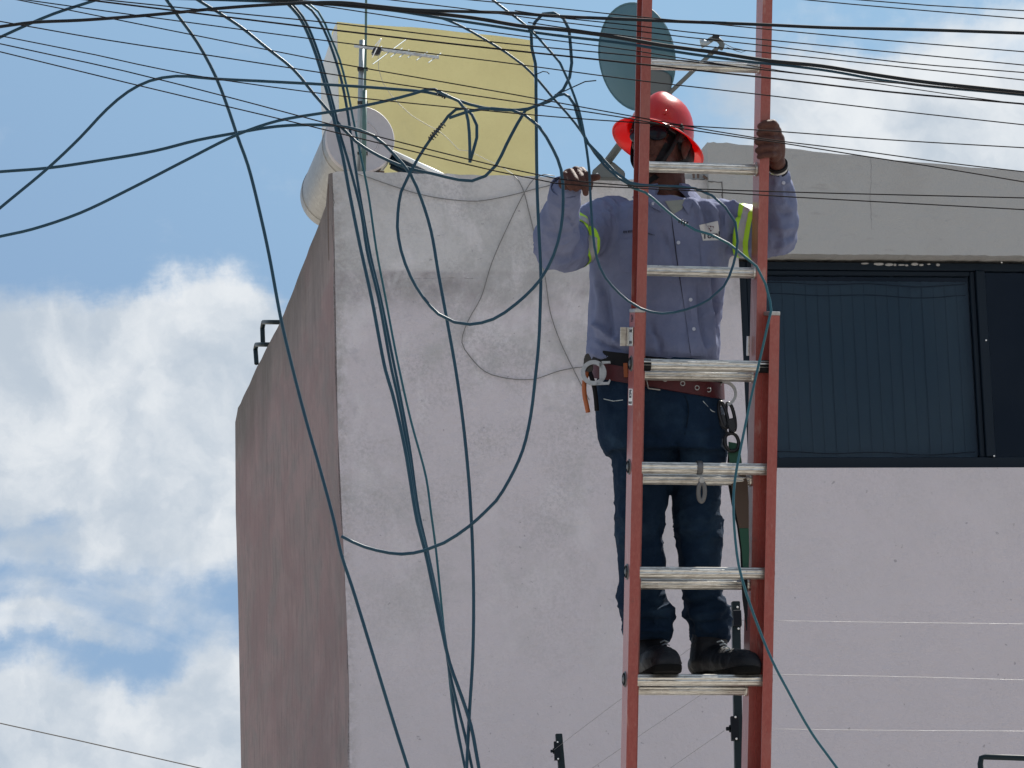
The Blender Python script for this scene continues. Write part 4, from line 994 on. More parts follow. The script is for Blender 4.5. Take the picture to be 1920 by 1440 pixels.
solem([(P(1212, 1252, YB + .13), S(25)), (P(1238, 1250, YB - .03), S(30.5)), (P(1252, 1252, YB - .145), S(27))], 'sole', bL)
solem([(P(1310, 1256, YB2 + .07), S(22)), (P(1345, 1252, YB2 + .02), S(26)), (P(1402, 1254, YB2 - .135), S(26))], 'sole', bR)
bm = bmesh.new()
for k in range(4):
    c = P(1352 + k * 5.5, 1206 + k * 5.5, YB2 - .045 - k * .014); tube(bm, [c + Vector((-.012, .0, .004)), c + Vector((0, -.006, .007)), c + Vector((.008, .01, .004))], .0022, 5)
obj('boot_lace', bm, M['galv'], bR)
bm = bmesh.new()
for k in range(3):
    c = P(1246 + k * 2, 1204 + k * 6, YB - .03); tube(bm, [c + Vector((-.012, .004, .0)), c + Vector((0, -.006, .004)), c + Vector((.012, .008, .0))], .0022, 5)
obj('boot_lace', bm, M['galv'], bL)

# head, neck, arms, hands: one continuous body
HC = P(1240, 272, YC - .02)
from mathutils import Euler
HR = Matrix.Rotation(R(-31), 3, 'Z') @ Matrix.Rotation(R(-7), 3, 'X') @ Matrix.Rotation(R(6), 3, 'Y')
def H(x_, y_, z_): return HC + HR @ Vector((x_, y_, z_))
bm = bmesh.new()
def he(c, r): ellipsoid(bm, H(*c), r, HR)
he((0, .012, .045), (.074, .092, .085)); he((0, -.025, -.015), (.064, .066, .082)); he((0, -.042, -.07), (.047, .046, .038)); he((0, -.074, -.098), (.022, .018, .016))
he((.045, -.03, -.06), (.018, .04, .03)); he((-.045, -.03, -.06), (.018, .04, .03))
for s in (-1, 1):
    he((s * .036, -.066, -.022), (.024, .02, .02)); he((s * .076, .012, -.012), (.007, .020, .032)); he((s * .081, .022, .002), (.006, .012, .018)); he((s * .079, .008, -.036), (.006, .010, .012))
    he((s * .011, -.103, -.031), (.008, .009, .007)); he((s * .032, -.080, .010), (.013, .010, .009)); he((s * .028, -.082, .031), (.022, .010, .008))
capsule(bm, H(0, -.088, .015), .007, H(0, -.110, -.026), .0105)
he((0, -.092, -.060), (.024, .010, .006)); he((0, -.090, -.071), (.020, .010, .006))
chain(bm, [(H(0, .01, -.03), .060), (P(1246, 330, YC - .005), .062), (P(1245, 365, YC + .01), .070), (P(1242, 400, YC + .02), .085)])
# torso and legs under the clothes
chain(bm, [(P(1242, 420, YC + .02), .09), (P(1235, 520, YC + .02), .088), (P(1235, 620, YC + .02), .085), (P(1236, 720, YP_ - .03), .095), (P(1238, 780, YP_ - .03), .10)])
for sx in (1150, 1350): chain(bm, [(P(1242, 410, YC + .02), .07), (P(sx, 415, YC), .045)])
chain(bm, [(P(1190, 800, YP_ - .03), .062), (P(1200, 980, yleg(980, YFL)), .046), (P(1215, 1120, YFL), .04), (P(1220, 1210, YFL), .034)])
chain(bm, [(P(1305, 800, YP_ - .03), .062), (P(1310, 980, yleg(980, YFR)), .046), (P(1318, 1120, YFR), .04), (P(1328, 1210, YFR), .034)])
chain(bm, [(SL[0][0], .04), (SL[2][0], .042), (SL[4][0], .040), (SL[6][0], .036), (SL[8][0], .031), (P(1063, 347, 9.925), .027)])
chain(bm, [(SR[0][0], .04), (SR[2][0], .042), (SR[4][0] + Vector((-.004, 0, 0)), .038), (SR[6][0], .032), (P(1458, 312, YR + .085), .025), (P(1457, 302, YR + .060), .024)])
# right hand of the worker (left in the picture): palm down, fingers dropping over the cable
def q3(a): return [(P(x_, y_, Y_), S(r)) for x_, y_, Y_, r in a]
HY = 9.90
chain(bm, q3([(1063, 348, HY + .02, 17), (1066, 338, HY + .012, 17.5), (1068, 331, HY + .004, 15)]))
for ch in ([(1064, 342, HY + .03, 13), (1090, 322, HY + .03, 9.5)], [(1064, 342, HY + .02, 13), (1080, 321, HY + .01, 9.5)], [(1062, 342, HY + .01, 13), (1069, 325, HY - .004, 9)], [(1060, 344, HY, 13), (1060, 330, HY - .012, 8.5)]): chain(bm, q3(ch))
chain(bm, q3([(1090, 321, HY + .026, 8.2), (1100, 330, HY + .006, 7.4), (1106, 343, HY - .002, 6.6), (1105, 353, HY + .004, 5.8)]))
chain(bm, q3([(1079, 320, HY + .010, 8.2), (1090, 336, HY - .012, 7.4), (1097, 352, HY - .014, 6.6), (1098, 362, HY - .008, 5.8)]))
chain(bm, q3([(1069, 323, HY - .004, 7.8), (1078, 338, HY - .026, 7.2), (1084, 350, HY - .022, 6.5), (1080, 354, HY - .006, 5.8)]))
chain(bm, q3([(1059, 330, HY - .012, 7.2), (1065, 342, HY - .032, 6.4), (1071, 350, HY - .026, 5.8), (1070, 353, HY - .012, 5.2)]))
chain(bm, q3([(1076, 344, HY + .034, 10), (1096, 338, HY + .030, 8), (1108, 334, HY + .018, 7.2), (1120, 332, HY + .008, 6.2)]))
# left hand: fist closed round the fly rail
GF = NF  # front plane of the fly rail
def hp(px, py, n, r): return (LPX(px, py, n), S(r))
chain(bm, [hp(1455, 300, GF - .050, 16), hp(1456, 283, GF - .035, 17), hp(1456, 262, GF - .022, 16)])
chain(bm, [hp(1452, 290, GF - .02, 14), hp(1455, 246, GF - .012, 11)])
for (kx, ky), (mx_, my_), (tx_, ty_), r in (((1457, 247), (1441, 245), (1424, 250), 6.9), ((1458, 261), (1439, 261), (1420, 266), 7.1), ((1457, 275), (1438, 277), (1421, 282), 6.8), ((1455, 288), (1438, 291), (1424, 294), 5.8)):
    chain(bm, [hp(kx, ky, GF - .010, r + 1), hp((kx + mx_) / 2, (ky + my_) / 2, GF + .012, r), hp(mx_ - 6, my_, GF + .012, r * .95), hp(tx_, ty_, GF + .004, r * .88), hp(tx_ - 1, ty_, GF - .008, r * .8)])
chain(bm, [hp(1456, 262, GF - .03, 12), hp(1452, 238, GF - .004, 10), hp(1449, 232, GF + .008, 8.6), hp(1434, 233, GF + .014, 7.8), hp(1426, 237, GF + .012, 6.6)])
body_me = remeshed(bm, .0028, 1, .4)
co, no = getco(body_me); co += no * ((vnoise(co * 90, 41) - .5) * .0008)[:, None]; setco(body_me, co)
body = obj('body', body_me, M['skin'], man, smooth=True); BB = bvh_of(body)

# hair
bm = bmesh.new()
ellipsoid(bm, H(0, .024, .045), (.079, .088, .082), HR)
for s in (-1, 1): ellipsoid(bm, H(s * .070, -.012, .022), (.012, .026, .028), HR); ellipsoid(bm, H(s * .062, .06, -.02), (.016, .03, .04), HR)
me = remeshed(bm, .006, 2); obj('hair', me, M['hair'], man, smooth=True)
# sunglasses
sg = obj('sunglasses', (lambda b: (tube(b, [H(x_, -.094 + abs(x_) ** 1.6 * 1.6, .028) for x_ in np.linspace(-.068, .068, 15)], .0042, 8), b)[1])(bmesh.new()), M['blackmetal'], man, smooth=True)
for s in (-1, 1):
    bm = bmesh.new(); ellipsoid(bm, H(s * .034, -.089, .006), (.032, .010, .024), HR @ Matrix.Rotation(R(s * 16), 3, 'Z')); obj('lens', bm, M['glass_dark'], sg, smooth=True)
    bm = bmesh.new(); tube(bm, [H(s * .066, -.076, .022), H(s * .074, -.03, .018), H(s * .080, .02, .012)], .0035, 8, flat=(1.8, HR @ Vector((1, 0, 0)))); obj('temple_arm', bm, M['blackmetal'], sg, smooth=True)

# helmet: dome with crest and a full brim
HH = P(1236, 262, YC - .02) + Vector((0, .012, 0))
HM = Matrix.Rotation(R(-31), 3, 'Z') @ Matrix.Rotation(R(-19), 3, 'X') @ Matrix.Rotation(R(9), 3, 'Y')
def HP(x_, y_, z_): return HH + HM @ Vector((x_, y_, z_))
NA = 72
def hring(s, t_out=0.0):
    out = []
    for k in range(NA):
        a = 2 * math.pi * k / NA; cx, sy = math.cos(a), math.sin(a)
        kind, v_ = s
        if kind == 'd':            # dome, v = 0 base .. 1 top
            ca_ = math.cos(v_ * math.pi / 2) ** .82; sa_ = math.sin(v_ * math.pi / 2)
            X, Yy, Z = (.094 + t_out) * ca_ * cx, (.114 + t_out) * ca_ * sy, .012 + (.132 + t_out) * sa_
            Z += .009 * math.exp(-(X / .019) ** 2) * min(1, v_ * 2.2) * (1 if abs(Yy) < .1 else .5)
        else:                      # brim, v = 0 root .. 1 edge
            X, Yy = (.094 + .040 * v_) * cx, (.114 + .044 * v_) * sy; Z = .012 - .016 * v_ - .010 * v_ * v_ + t_out
            if v_ > .96: Z -= .001
        out.append(HP(X, Yy, Z))
    return out
prof_out = [('d', v_) for v_ in (1.0, .97, .93, .87, .80, .72, .63, .54, .45, .36, .27, .18, .09, .02)] + [('b', v_) for v_ in (.08, .25, .45, .65, .85, .97)]
bm = bmesh.new()
outr = [hring(s, 0.0) for s in prof_out]; inr = [hring(s, -.0028) for s in reversed(prof_out)]
outr[0] = [HP(0.0002 * math.cos(2 * math.pi * k / NA), .0002 * math.sin(2 * math.pi * k / NA), .012 + .132 + .009) for k in range(NA)]
inr[-1] = [HP(0.0002 * math.cos(2 * math.pi * k / NA), .0002 * math.sin(2 * math.pi * k / NA), .012 + .132 + .005) for k in range(NA)]
loft(bm, outr + inr, caps=True)
helmet = obj('helmet', bm, M['helmet'], man, smooth=True, sharp=50)
bm = bmesh.new(); tube(bm, [HP(.1345 * math.cos(2 * math.pi * k / 72), .1585 * math.sin(2 * math.pi * k / 72), -.0150) for k in range(73)], .0024, 8, caps=False); obj('brim_edge', bm, M['helmet'], helmet, smooth=True)
bm = bmesh.new(); prism(bm, [HP(.028, -.1035, .034), HP(.062, -.0895, .034), HP(.058, -.082, .060), HP(.032, -.095, .060)], HM @ Vector((.001, .006, 0))); bmesh.ops.bevel(bm, geom=bm.edges[:], offset=.0025, segments=2, affect='EDGES'); obj('accessory_slot', bm, M['helmet'], helmet, smooth=True)
bm = bmesh.new(); N = 40; rr = []
for r_, z_ in ((.080, -.012), (.084, -.012), (.086, .022), (.082, .022)): rr.append([HP(r_ * math.cos(2 * math.pi * k / N), r_ * 1.2 * math.sin(2 * math.pi * k / N), z_) for k in range(N)])
loft(bm, rr + [rr[0]], caps=False); obj('suspension_band', bm, M['blackrubber'], helmet, smooth=True, sharp=40)
cs = [H(.079, -.02, .05), H(.0765, -.035, .01), H(.066, -.052, -.04), H(.045, -.070, -.085), H(.0, -.085, -.120), H(-.045, -.070, -.085), H(-.066, -.052, -.04), H(-.0765, -.035, .01)]
bm = bmesh.new(); tube(bm, spline(cs, .008), .0105, 8, flat=(.25, HR @ Vector((0, 1, .35)).normalized())); obj('chin_strap', bm, M['blackrubber'], helmet, smooth=True)
bm = bmesh.new(); tube(bm, spline([H(.080, .045, .03), H(.078, .03, -.03), H(.066, .0, -.06), H(.052, -.055, -.07)], .01), .0055, 8, flat=(.3, HR @ Vector((0, 1, 0)))); obj('chin_strap', bm, M['blackrubber'], helmet, smooth=True)

for q4 in (((1259, 246), (1278, 250), (1240, 317), (1222, 312)), ((1211, 338), (1214, 346), (1236, 333), (1228, 326))):
    decal(BB, q4, 4, 12, .003, M['blackrubber'], 'chin_strap', helmet, .0015)
# wrist things
bm = bmesh.new(); N = 28
def wristband(c, d, r, ln, m, name, lab=None):
    x_, y_ = frame_of(d); d = d.normalized(); bm = bmesh.new()
    loft(bm, [[c + d * t + x_ * r * s * math.cos(2 * math.pi * k / N) + y_ * r * s * math.sin(2 * math.pi * k / N) for k in range(N)] for t, s in ((-ln, .9), (-ln, 1), (0, 1.0), (0, .9))], caps=True)
    return obj(name, bm, m, man, lab, smooth=True, sharp=40)
wd = P(1456, 300, YR + .055) - P(1459, 325, YR + .105)
wristband(P(1458, 307, YR + .075), wd, .030, .008, M['blackrubber'], 'bracelet'); wristband(P(1458, 312, YR + .084), wd, .031, .007, M['steel'], 'bracelet', 'beaded bracelet'); wristband(P(1459, 317, YR + .094), wd, .030, .006, M['blackrubber'], 'bracelet')
wristband(P(1063, 346, 9.925), P(1064, 338, 9.91) - P(1061, 355, 9.945), S(21), .010, M['blackrubber'], 'bracelet')

# work belt
wb = thing('work_belt', P(1235, 735, YP_ - .03), None, None); wb.parent = man; wb.matrix_parent_inverse = mworld(man).inverted()
def beltring(yc, hh, grow, n=64):
    def ctr(x_): return yc[0] + (yc[1] - yc[0]) * (x_ - 1115) / (1350 - 1115)
    rr = []; 
    for dy, g_ in ((-hh, 0), (-hh, grow), (hh, grow), (hh, 0)):
        ring = []
        base = ell(1115 - 3, 1350 + 3, 715, YP_ - .04, .138, n, 2.3)
        for p_ in base:
            x_, _y = proj(p_); t = (p_ - P(1232.5, 715, YP_ - .04)); t.z = 0; t = t.normalized()
            pp = P(x_, ctr(x_) + dy, p_.y); pp = Vector((p_.x, p_.y, pp.z)) + t * g_; ring.append(pp)
        rr.append(ring)
    return rr
rr = beltring((693, 734), 15, .007); bm = bmesh.new(); loft(bm, rr + [rr[0]], caps=False); belt = obj('belt_strap', bm, M['belt'], wb, smooth=True, sharp=40)
rr = beltring((672, 702), 17, .004); bm = bmesh.new(); loft(bm, rr + [rr[0]], caps=False); obj('support_pad', bm, M['blackrubber'], wb, smooth=True, sharp=40)
KB = bvh_of(belt)
for q_ in ((1247, 711), (1280, 719), (1307, 727), (1329, 731)):
    c = snap(KB, *q_, .0015)[0]; bm = bmesh.new(); tube(bm, [c + Vector((math.cos(a) * .0062, 0, math.sin(a) * .0062)) for a in np.linspace(0, 2 * math.pi, 17)], .0018, 6, caps=False); obj('eyelet', bm, M['steel'], wb, smooth=True)
bm = bmesh.new()
for a, b in (((1212, 710), (1215, 728)), ((1215, 728), (1238, 731)), ((1212, 710), (1238, 712))): tube(bm, [snap(KB, *a, .003)[0], snap(KB, *b, .003)[0]], .0022, 6)
obj('buckle', bm, M['steel'], wb)
bm = bmesh.new(); c = snap(KB, 1173, 694, .004)[0]; cbox(bm, c, Vector((.012, 0, 0)), Vector((0, .004, 0)), Vector((0, 0, .042))); obj('stitch_tab', bm, M['orange'], wb)
def annulus(c, ro, ri, th, ax=Vector((1, 0, 0)), ay=Vector((0, 0, 1)), n=36, a0=0, a1=2 * math.pi, ex=1.0):
    bm = bmesh.new(); nn = ax.cross(ay).normalized(); close = abs(a1 - a0 - 2 * math.pi) < 1e-3; rings = []
    for i in range(n + (0 if close else 1)):
        a = a0 + (a1 - a0) * i / n; d = ax * math.cos(a) + ay * math.sin(a) * ex
        rings.append([c + d * ri + nn * th / 2, c + d * ro + nn * th / 2, c + d * ro - nn * th / 2, c + d * ri - nn * th / 2])
    vs = [[bm.verts.new(p) for p in r] for r in rings]; m_ = len(vs)
    for i in range(m_ if close else m_ - 1):
        a, b = vs[i], vs[(i + 1) % m_]
        for k in range(4): bm.faces.new((a[k], a[(k + 1) % 4], b[(k + 1) % 4], b[k]))
    if not close: bm.faces.new(vs[0][::-1]); bm.faces.new(vs[-1])
    return bm
YD = YP_ - .04 - .125
bm = annulus(P(1113, 699, YD), S(24), S(16), .006)
for pts in ([(1128, 677), (1144, 677), (1145, 681), (1131, 682)], [(1124, 680), (1131, 680), (1131, 716), (1124, 716)], [(1120, 717), (1140, 716), (1143, 711), (1145, 713), (1142, 721), (1118, 722)]):
    prism(bm, [P(x_, y_, YD - .003) for x_, y_ in pts], Vector((0, .006, 0)))
obj('side_ring', bm, M['steel'], wb, 'alloy D-ring at the worker\'s right hip', smooth=True, sharp=35)
YD2 = YP_ - .04 - .06
bm = annulus(P(1357, 738, YD2), S(25), S(19.5), .006, a0=R(-100), a1=R(120))
prism(bm, [P(x_, y_, YD2 - .003) for x_, y_ in [(1349, 714), (1355, 716), (1344, 742), (1356, 760), (1351, 763), (1328, 745), (1330, 741), (1338, 738)]], Vector((0, .006, 0)))
obj('side_ring', bm, M['steel'], wb, 'alloy D-ring at the worker\'s left hip', smooth=True, sharp=35)

# pliers hanging at the belt
pl = thing('pliers', P(1104, 772, YD), 'pliers with orange grip hanging at the hip ring', 'pliers')
bm = bmesh.new(); prism(bm, [P(x_, y_, YD + .010) for x_, y_ in [(1099, 662), (1103, 661), (1109, 672), (1113, 690), (1108, 702), (1098, 700), (1094, 684), (1095, 670)]], Vector((0, .012, 0))); bmesh.ops.bevel(bm, geom=bm.edges[:], offset=.003, segments=2, affect='EDGES'); obj('jaw', bm, M['greyjaw'], pl, smooth=True, sharp=50)
bm = bmesh.new(); tube(bm, spline([P(1102, 698, YD + .014), P(1096, 715, YD + .014), P(1096, 740, YD + .014), P(1100, 760, YD + .014), P(1102.5, 773, YD + .014)], .01), .0072, 10); obj('grip', bm, M['orange'], pl, 'orange plier grip', smooth=True)
bm = bmesh.new(); tube(bm, spline([P(1106, 698, YD + .012), P(1113, 720, YD + .012), P(1117, 745, YD + .012), P(1119, 770, YD + .012)], .01), .0070, 10); obj('grip', bm, M['blackrubber'], pl, smooth=True)

# lanyard hanging from the other ring
ln_ = thing('safety_lanyard', P(1400, 1180, YD2), 'lanyard with black hooks and green and brown webbing hanging beside the right leg', 'lanyard')
def link(cx, cy, rx, ry, r, tilt, Y_, m='blackmetal', name='carabiner'):
    bm = bmesh.new(); c = P(cx, cy, Y_); pts = []
    for a in np.linspace(0, 2 * math.pi, 33):
        dx, dz = S(rx) * math.copysign(abs(math.cos(a)) ** .8, math.cos(a)), S(ry) * math.sin(a)
        pts.append(c + Vector((dx * math.cos(tilt) - dz * math.sin(tilt), .006 * math.cos(a), dx * math.sin(tilt) + dz * math.cos(tilt))))
    tube(bm, pts, r, 10, caps=False); return obj(name, bm, M[m], ln_, smooth=True)
link(1356, 778, 7, 25, .0055, .18, YD2 - .012); link(1370, 782, 7.5, 27, .0055, .13, YD2 + .004); link(1365, 806, 4, 9, .004, .05, YD2 - .004); link(1372, 829, 13, 17, .0055, .12, YD2 - .006, name='snap_hook')
for c_, w_ in (((1355, 788), 8), ((1372, 795), 8)):
    bm = bmesh.new(); prism(bm, [P(x_, y_, YD2 - .02) for x_, y_ in [(c_[0] - w_, c_[1] - 10), (c_[0] + w_ * .5, c_[1] - 12), (c_[0] + w_, c_[1] + 8), (c_[0] + 2, c_[1] + 16), (c_[0] - w_ * .6, c_[1] + 10)]], Vector((0, .022, 0))); bmesh.ops.bevel(bm, geom=bm.edges[:], offset=.003, segments=2, affect='EDGES'); obj('gate', bm, M['blackmetal'], ln_, smooth=True, sharp=50)
def strap(left, right, Y_, th, m, name):
    bm = bmesh.new(); prism(bm, [P(x_, y_, Y_) for x_, y_ in left] + [P(x_, y_, Y_) for x_, y_ in reversed(right)], Vector((0, th, 0))); return obj(name, bm, M[m], ln_)
strap([(1366, 828), (1366, 850), (1368, 868)], [(1386, 832), (1389, 852), (1391, 868)], YD2, .006, 'green', 'webbing')
strap([(1368, 868.5), (1371, 905), (1376, 940), (1386, 990)], [(1392, 868.5), (1402, 905), (1404, 940), (1404, 990)], YD2 + .002, .010, 'brown', 'webbing')
strap([(1386, 990.5), (1391, 1030), (1393, 1066)], [(1404, 990.5), (1405, 1030), (1404, 1066)], YD2 + .002, .008, 'green', 'webbing')
strap([(1366, 835), (1364, 870), (1366, 910), (1372, 945), (1382, 985), (1388, 1030), (1390, 1080), (1392, 1120), (1396, 1150), (1400, 1182)], [(1369, 835), (1373, 870), (1378, 910), (1384, 945), (1391, 985), (1397, 1030), (1401, 1080), (1402, 1120), (1402, 1150), (1401, 1182)], YD2 + .015, .012, 'blackrubber', 'sheath')

# ------------------------------------------------------------------ cables and wires
def ext(pts, e0, e1):
    pts = list(pts)
    if e0:
        a, b = pts[0], pts[1]; d = math.hypot(a[0] - b[0], a[1] - b[1]); pts.insert(0, (a[0] + (a[0] - b[0]) / d * e0, a[1] + (a[1] - b[1]) / d * e0))
    if e1:
        a, b = pts[-1], pts[-2]; d = math.hypot(a[0] - b[0], a[1] - b[1]); pts.append((a[0] + (a[0] - b[0]) / d * e1, a[1] + (a[1] - b[1]) / d * e1))
    return pts
def cable(pts, r, Y_, label, m='cable', e0=0, e1=0, group='loose blue-green cables', seg=8, slope=0.0, step=.03, cat='cable', name='cable', wob=0):
    pts = ext(pts, e0, e1)
    q_ = [P(x_, y_, (Y_(i / (len(pts) - 1)) if callable(Y_) else Y_) + slope * (x_ - 1200) / 670.) for i, (x_, y_) in enumerate(pts)]
    sp = spline(q_, step)
    if wob:
        n = len(sp); ph = random.random() * 9
        sp = [p_ + Vector((0, wob * math.sin(i * .21 + ph), wob * .35 * math.sin(i * .16 + ph * 2))) for i, p_ in enumerate(sp)]
    bm = bmesh.new(); tube(bm, sp, r, seg); return obj(name, bm, M[m], None, label, cat, group, smooth=True)
TK_ = .0050
T = [
 ([(0, 50), (60, 42), (150, 38), (250, 31), (330, 24), (400, 17), (520, 8), (640, 4), (700, 10), (780, 18), (880, 22), (960, 25), (1040, 31), (1190, 37), (1420, 45), (1560, 52), (1680, 55), (1920, 62)], .0053, 9.80, 'thick dark cable running along the whole top edge, first above the ladder', 'blackcable', 500, 900),
 ([(0, 70), (50, 47), (100, 26), (180, 0)], .0050, 9.83, 'short thick cable rising steeply across the top left corner', 'cable', 500, 300),
 ([(312, 0), (330, 25), (370, 80), (405, 145), (430, 210), (445, 255), (465, 310), (490, 410), (505, 480), (528, 604), (552, 705), (575, 793), (600, 880), (626, 977), (640, 1040), (660, 1100), (700, 1230), (735, 1345), (765, 1440)], .0052, 9.86, 'single cable falling across the sky and house corner, leftmost of the hanging ones', 'cable', 300, 700),
 ([(370, 0), (400, 18), (450, 50), (500, 90), (550, 130), (590, 178), (618, 210), (640, 238), (667, 265), (710, 292), (765, 315), (810, 325), (860, 337), (885, 339), (910, 330), (930, 310), (950, 270), (970, 232), (985, 207), (1000, 200), (1030, 190), (1056, 168), (1068, 145), (1072, 118), (1070, 88), (1067, 55), (1056, 34), (1038, 24), (1018, 26), (1003, 42), (996, 62), (997, 90), (1004, 120), (1005, 175), (1007, 350), (1010, 426), (1014, 513), (1013, 572), (1010, 644), (1004, 705), (995, 780), (980, 845), (955, 900), (930, 940), (910, 960), (880, 987), (833, 1018), (797, 1032), (753, 1039), (683, 1025), (640, 1005)], .0050, lambda t: 9.90 - .05 * t, 'long cable that loops beside the dish and ends free on the house wall', 'cable', 300, 0),
 ([(0, 390), (90, 315), (150, 258), (200, 205), (240, 172), (280, 152), (330, 143), (400, 148), (500, 153), (640, 160), (720, 165), (800, 172), (838, 180), (880, 195), (930, 205), (990, 204), (1030, 188), (1046, 179), (1058, 177), (1067, 182), (1077, 197), (1085, 225), (1090, 245), (1103, 270), (1127, 295), (1152, 322), (1180, 343), (1225, 349)], .0048, 9.84, 'cable arching over the sky at left, then past the antenna to the hand', 'cable', 400, 0),
 ([(0, 322), (90, 315), (180, 302), (290, 283), (370, 263), (440, 250), (520, 237), (600, 234), (650, 238), (700, 254), (740, 290), (770, 327), (790, 373), (808, 432), (822, 513), (837, 595), (855, 697), (868, 790), (879, 900), (884, 980), (887, 1060), (888, 1150), (886, 1240), (880, 1340), (875, 1440)], .0050, 9.88, 'cable bending from the left edge down the wall, rightmost of the long hanging ones', 'cable', 400, 700),
 ([(0, 443), (60, 430), (150, 400), (250, 352), (350, 300), (445, 252), (520, 226), (600, 212), (640, 206), (720, 190), (775, 176), (800, 168), (815, 168), (830, 176), (860, 190), (873, 207), (880, 250), (881, 305)], .0048, 9.81, 'lowest cable at the left edge, rising to a knot over yellow wall', 'cable', 400, 0),
 ([(881, 304), (888, 280), (894, 258), (894, 235), (885, 215), (872, 203), (855, 205), (840, 218), (830, 232), (810, 257), (785, 295), (765, 332), (752, 360), (746, 400), (745, 426), (752, 470), (770, 519), (793, 557), (822, 589), (852, 604), (881, 608), (925, 598), (968, 569), (1012, 525), (1038, 478), (1052, 426), (1056, 375), (1052, 318), (1037, 280), (1010, 237), (985, 217), (960, 207), (922, 204), (877, 210), (842, 222)], .0049, lambda t: 9.83 + .03 * math.sin(t * 6), 'big oval loop of cable hanging between the wall and raised hand', 'cable', 0, 0),
 ([(532, 0), (560, 30), (585, 82), (607, 150), (622, 205), (632, 250), (642, 290), (655, 360), (675, 460), (697, 560), (723, 695), (735, 735), (759, 840), (782, 977), (797, 1033), (817, 1127), (830, 1187), (843, 1243), (867, 1310), (883, 1360), (898, 1440)], .0054, 9.87, 'thickest of the tight bundle of cables hanging down the wall', 'cable', 300, 700),
 ([(541, 0), (568, 32), (592, 86), (612, 150), (627, 205), (637, 250), (650, 292), (677, 397), (688, 470), (709, 557), (735, 697), (745, 740), (764, 840), (784, 975), (800, 1033), (818, 1120), (833, 1190), (843, 1260), (857, 1320), (872, 1380), (885, 1440)], .0046, 9.895, 'second cable of the hanging bundle, crossing behind the thickest one', 'cable', 300, 700),
 ([(558, 0), (585, 20), (607, 55), (625, 100), (640, 150), (652, 212), (660, 270), (672, 350), (684, 420), (695, 480), (714, 560), (738, 680), (749, 735), (768, 840), (785, 960), (802, 1035), (822, 1130), (834, 1200), (845, 1270), (853, 1340), (862, 1390), (872, 1440)], .0044, 9.925, 'third cable of the hanging bundle, starting beside the yellow wall corner', 'cable', 300, 700),
 ([(566, 0), (597, 22), (620, 70), (637, 112), (650, 162), (665, 237), (677, 295), (690, 360), (706, 470), (723, 560), (744, 671), (770, 787), (799, 895), (808, 960), (817, 1027), (827, 1127), (833, 1187), (840, 1243), (847, 1310), (860, 1387), (873, 1440)], .0036, 9.95, 'thin green-blue cable hanging just right of the bundle', 'tealcable', 300, 700),
 ([(560, 4), (640, 6), (680, 10), (730, 15), (785, 22), (822, 32), (860, 47), (910, 75), (950, 100), (980, 122), (1010, 152), (1035, 182), (1065, 215), (1090, 247), (1099, 262), (1115, 287), (1135, 312), (1160, 334), (1182, 347), (1225, 348), (1272, 349), (1304, 353), (1335, 366), (1360, 388), (1379, 417), (1383, 452), (1375, 496), (1357, 537), (1329, 562), (1288, 580), (1241, 588), (1202, 579), (1177, 564), (1135, 521), (1119, 484), (1112, 440), (1107, 365), (1105, 322), (1097, 262), (1085, 205), (1065, 150), (1050, 118), (1035, 100), (1010, 72), (985, 47), (950, 20)], .0040, lambda t: 9.86 + .035 * math.sin(t * 6.3), 'thin cable making a circle across the shirt and up through the hand', 'cable', 300, 60),
 ([(1180, 350), (1210, 361), (1241, 387), (1272, 412), (1304, 431), (1335, 440), (1366, 456), (1397, 481), (1419, 499), (1435, 531), (1444, 565), (1446, 582), (1440, 607), (1430, 652), (1420, 695), (1407, 752), (1395, 810), (1385, 860), (1378, 900), (1375, 940), (1377, 992), (1385, 1060), (1400, 1115), (1413, 1152), (1447, 1236), (1476, 1292), (1522, 1374), (1560, 1427)], .0040, lambda t: 9.87 - .03 * t, 'cable crossing the chest and hanging down over the right ladder rail', 'tealcable', 0, 700),
 ([(560, 3), (680, 12), (785, 22), (885, 33), (985, 50), (1040, 55), (1140, 68), (1240, 85), (1340, 98), (1440, 113), (1540, 123), (1640, 140), (1740, 155), (1840, 166), (1920, 174)], .0062, 9.82, 'thickest cable sloping down rightwards over the topmost rung', 'blackcable', 400, 900),
 ([(640, 10), (740, 20), (810, 31), (910, 46), (1035, 65), (1165, 81), (1290, 101), (1415, 117), (1480, 123), (1560, 133), (1640, 147), (1740, 161), (1840, 171), (1920, 179)], .0046, 9.85, 'cable just beneath the thickest sloping one, touching it at the right rail', 'cable', 300, 900),
]
for pts, r, Y_, lab, m_, e0, e1 in T: cable(pts, r * .93, Y_, lab, m_, e0, e1, wob=.002)
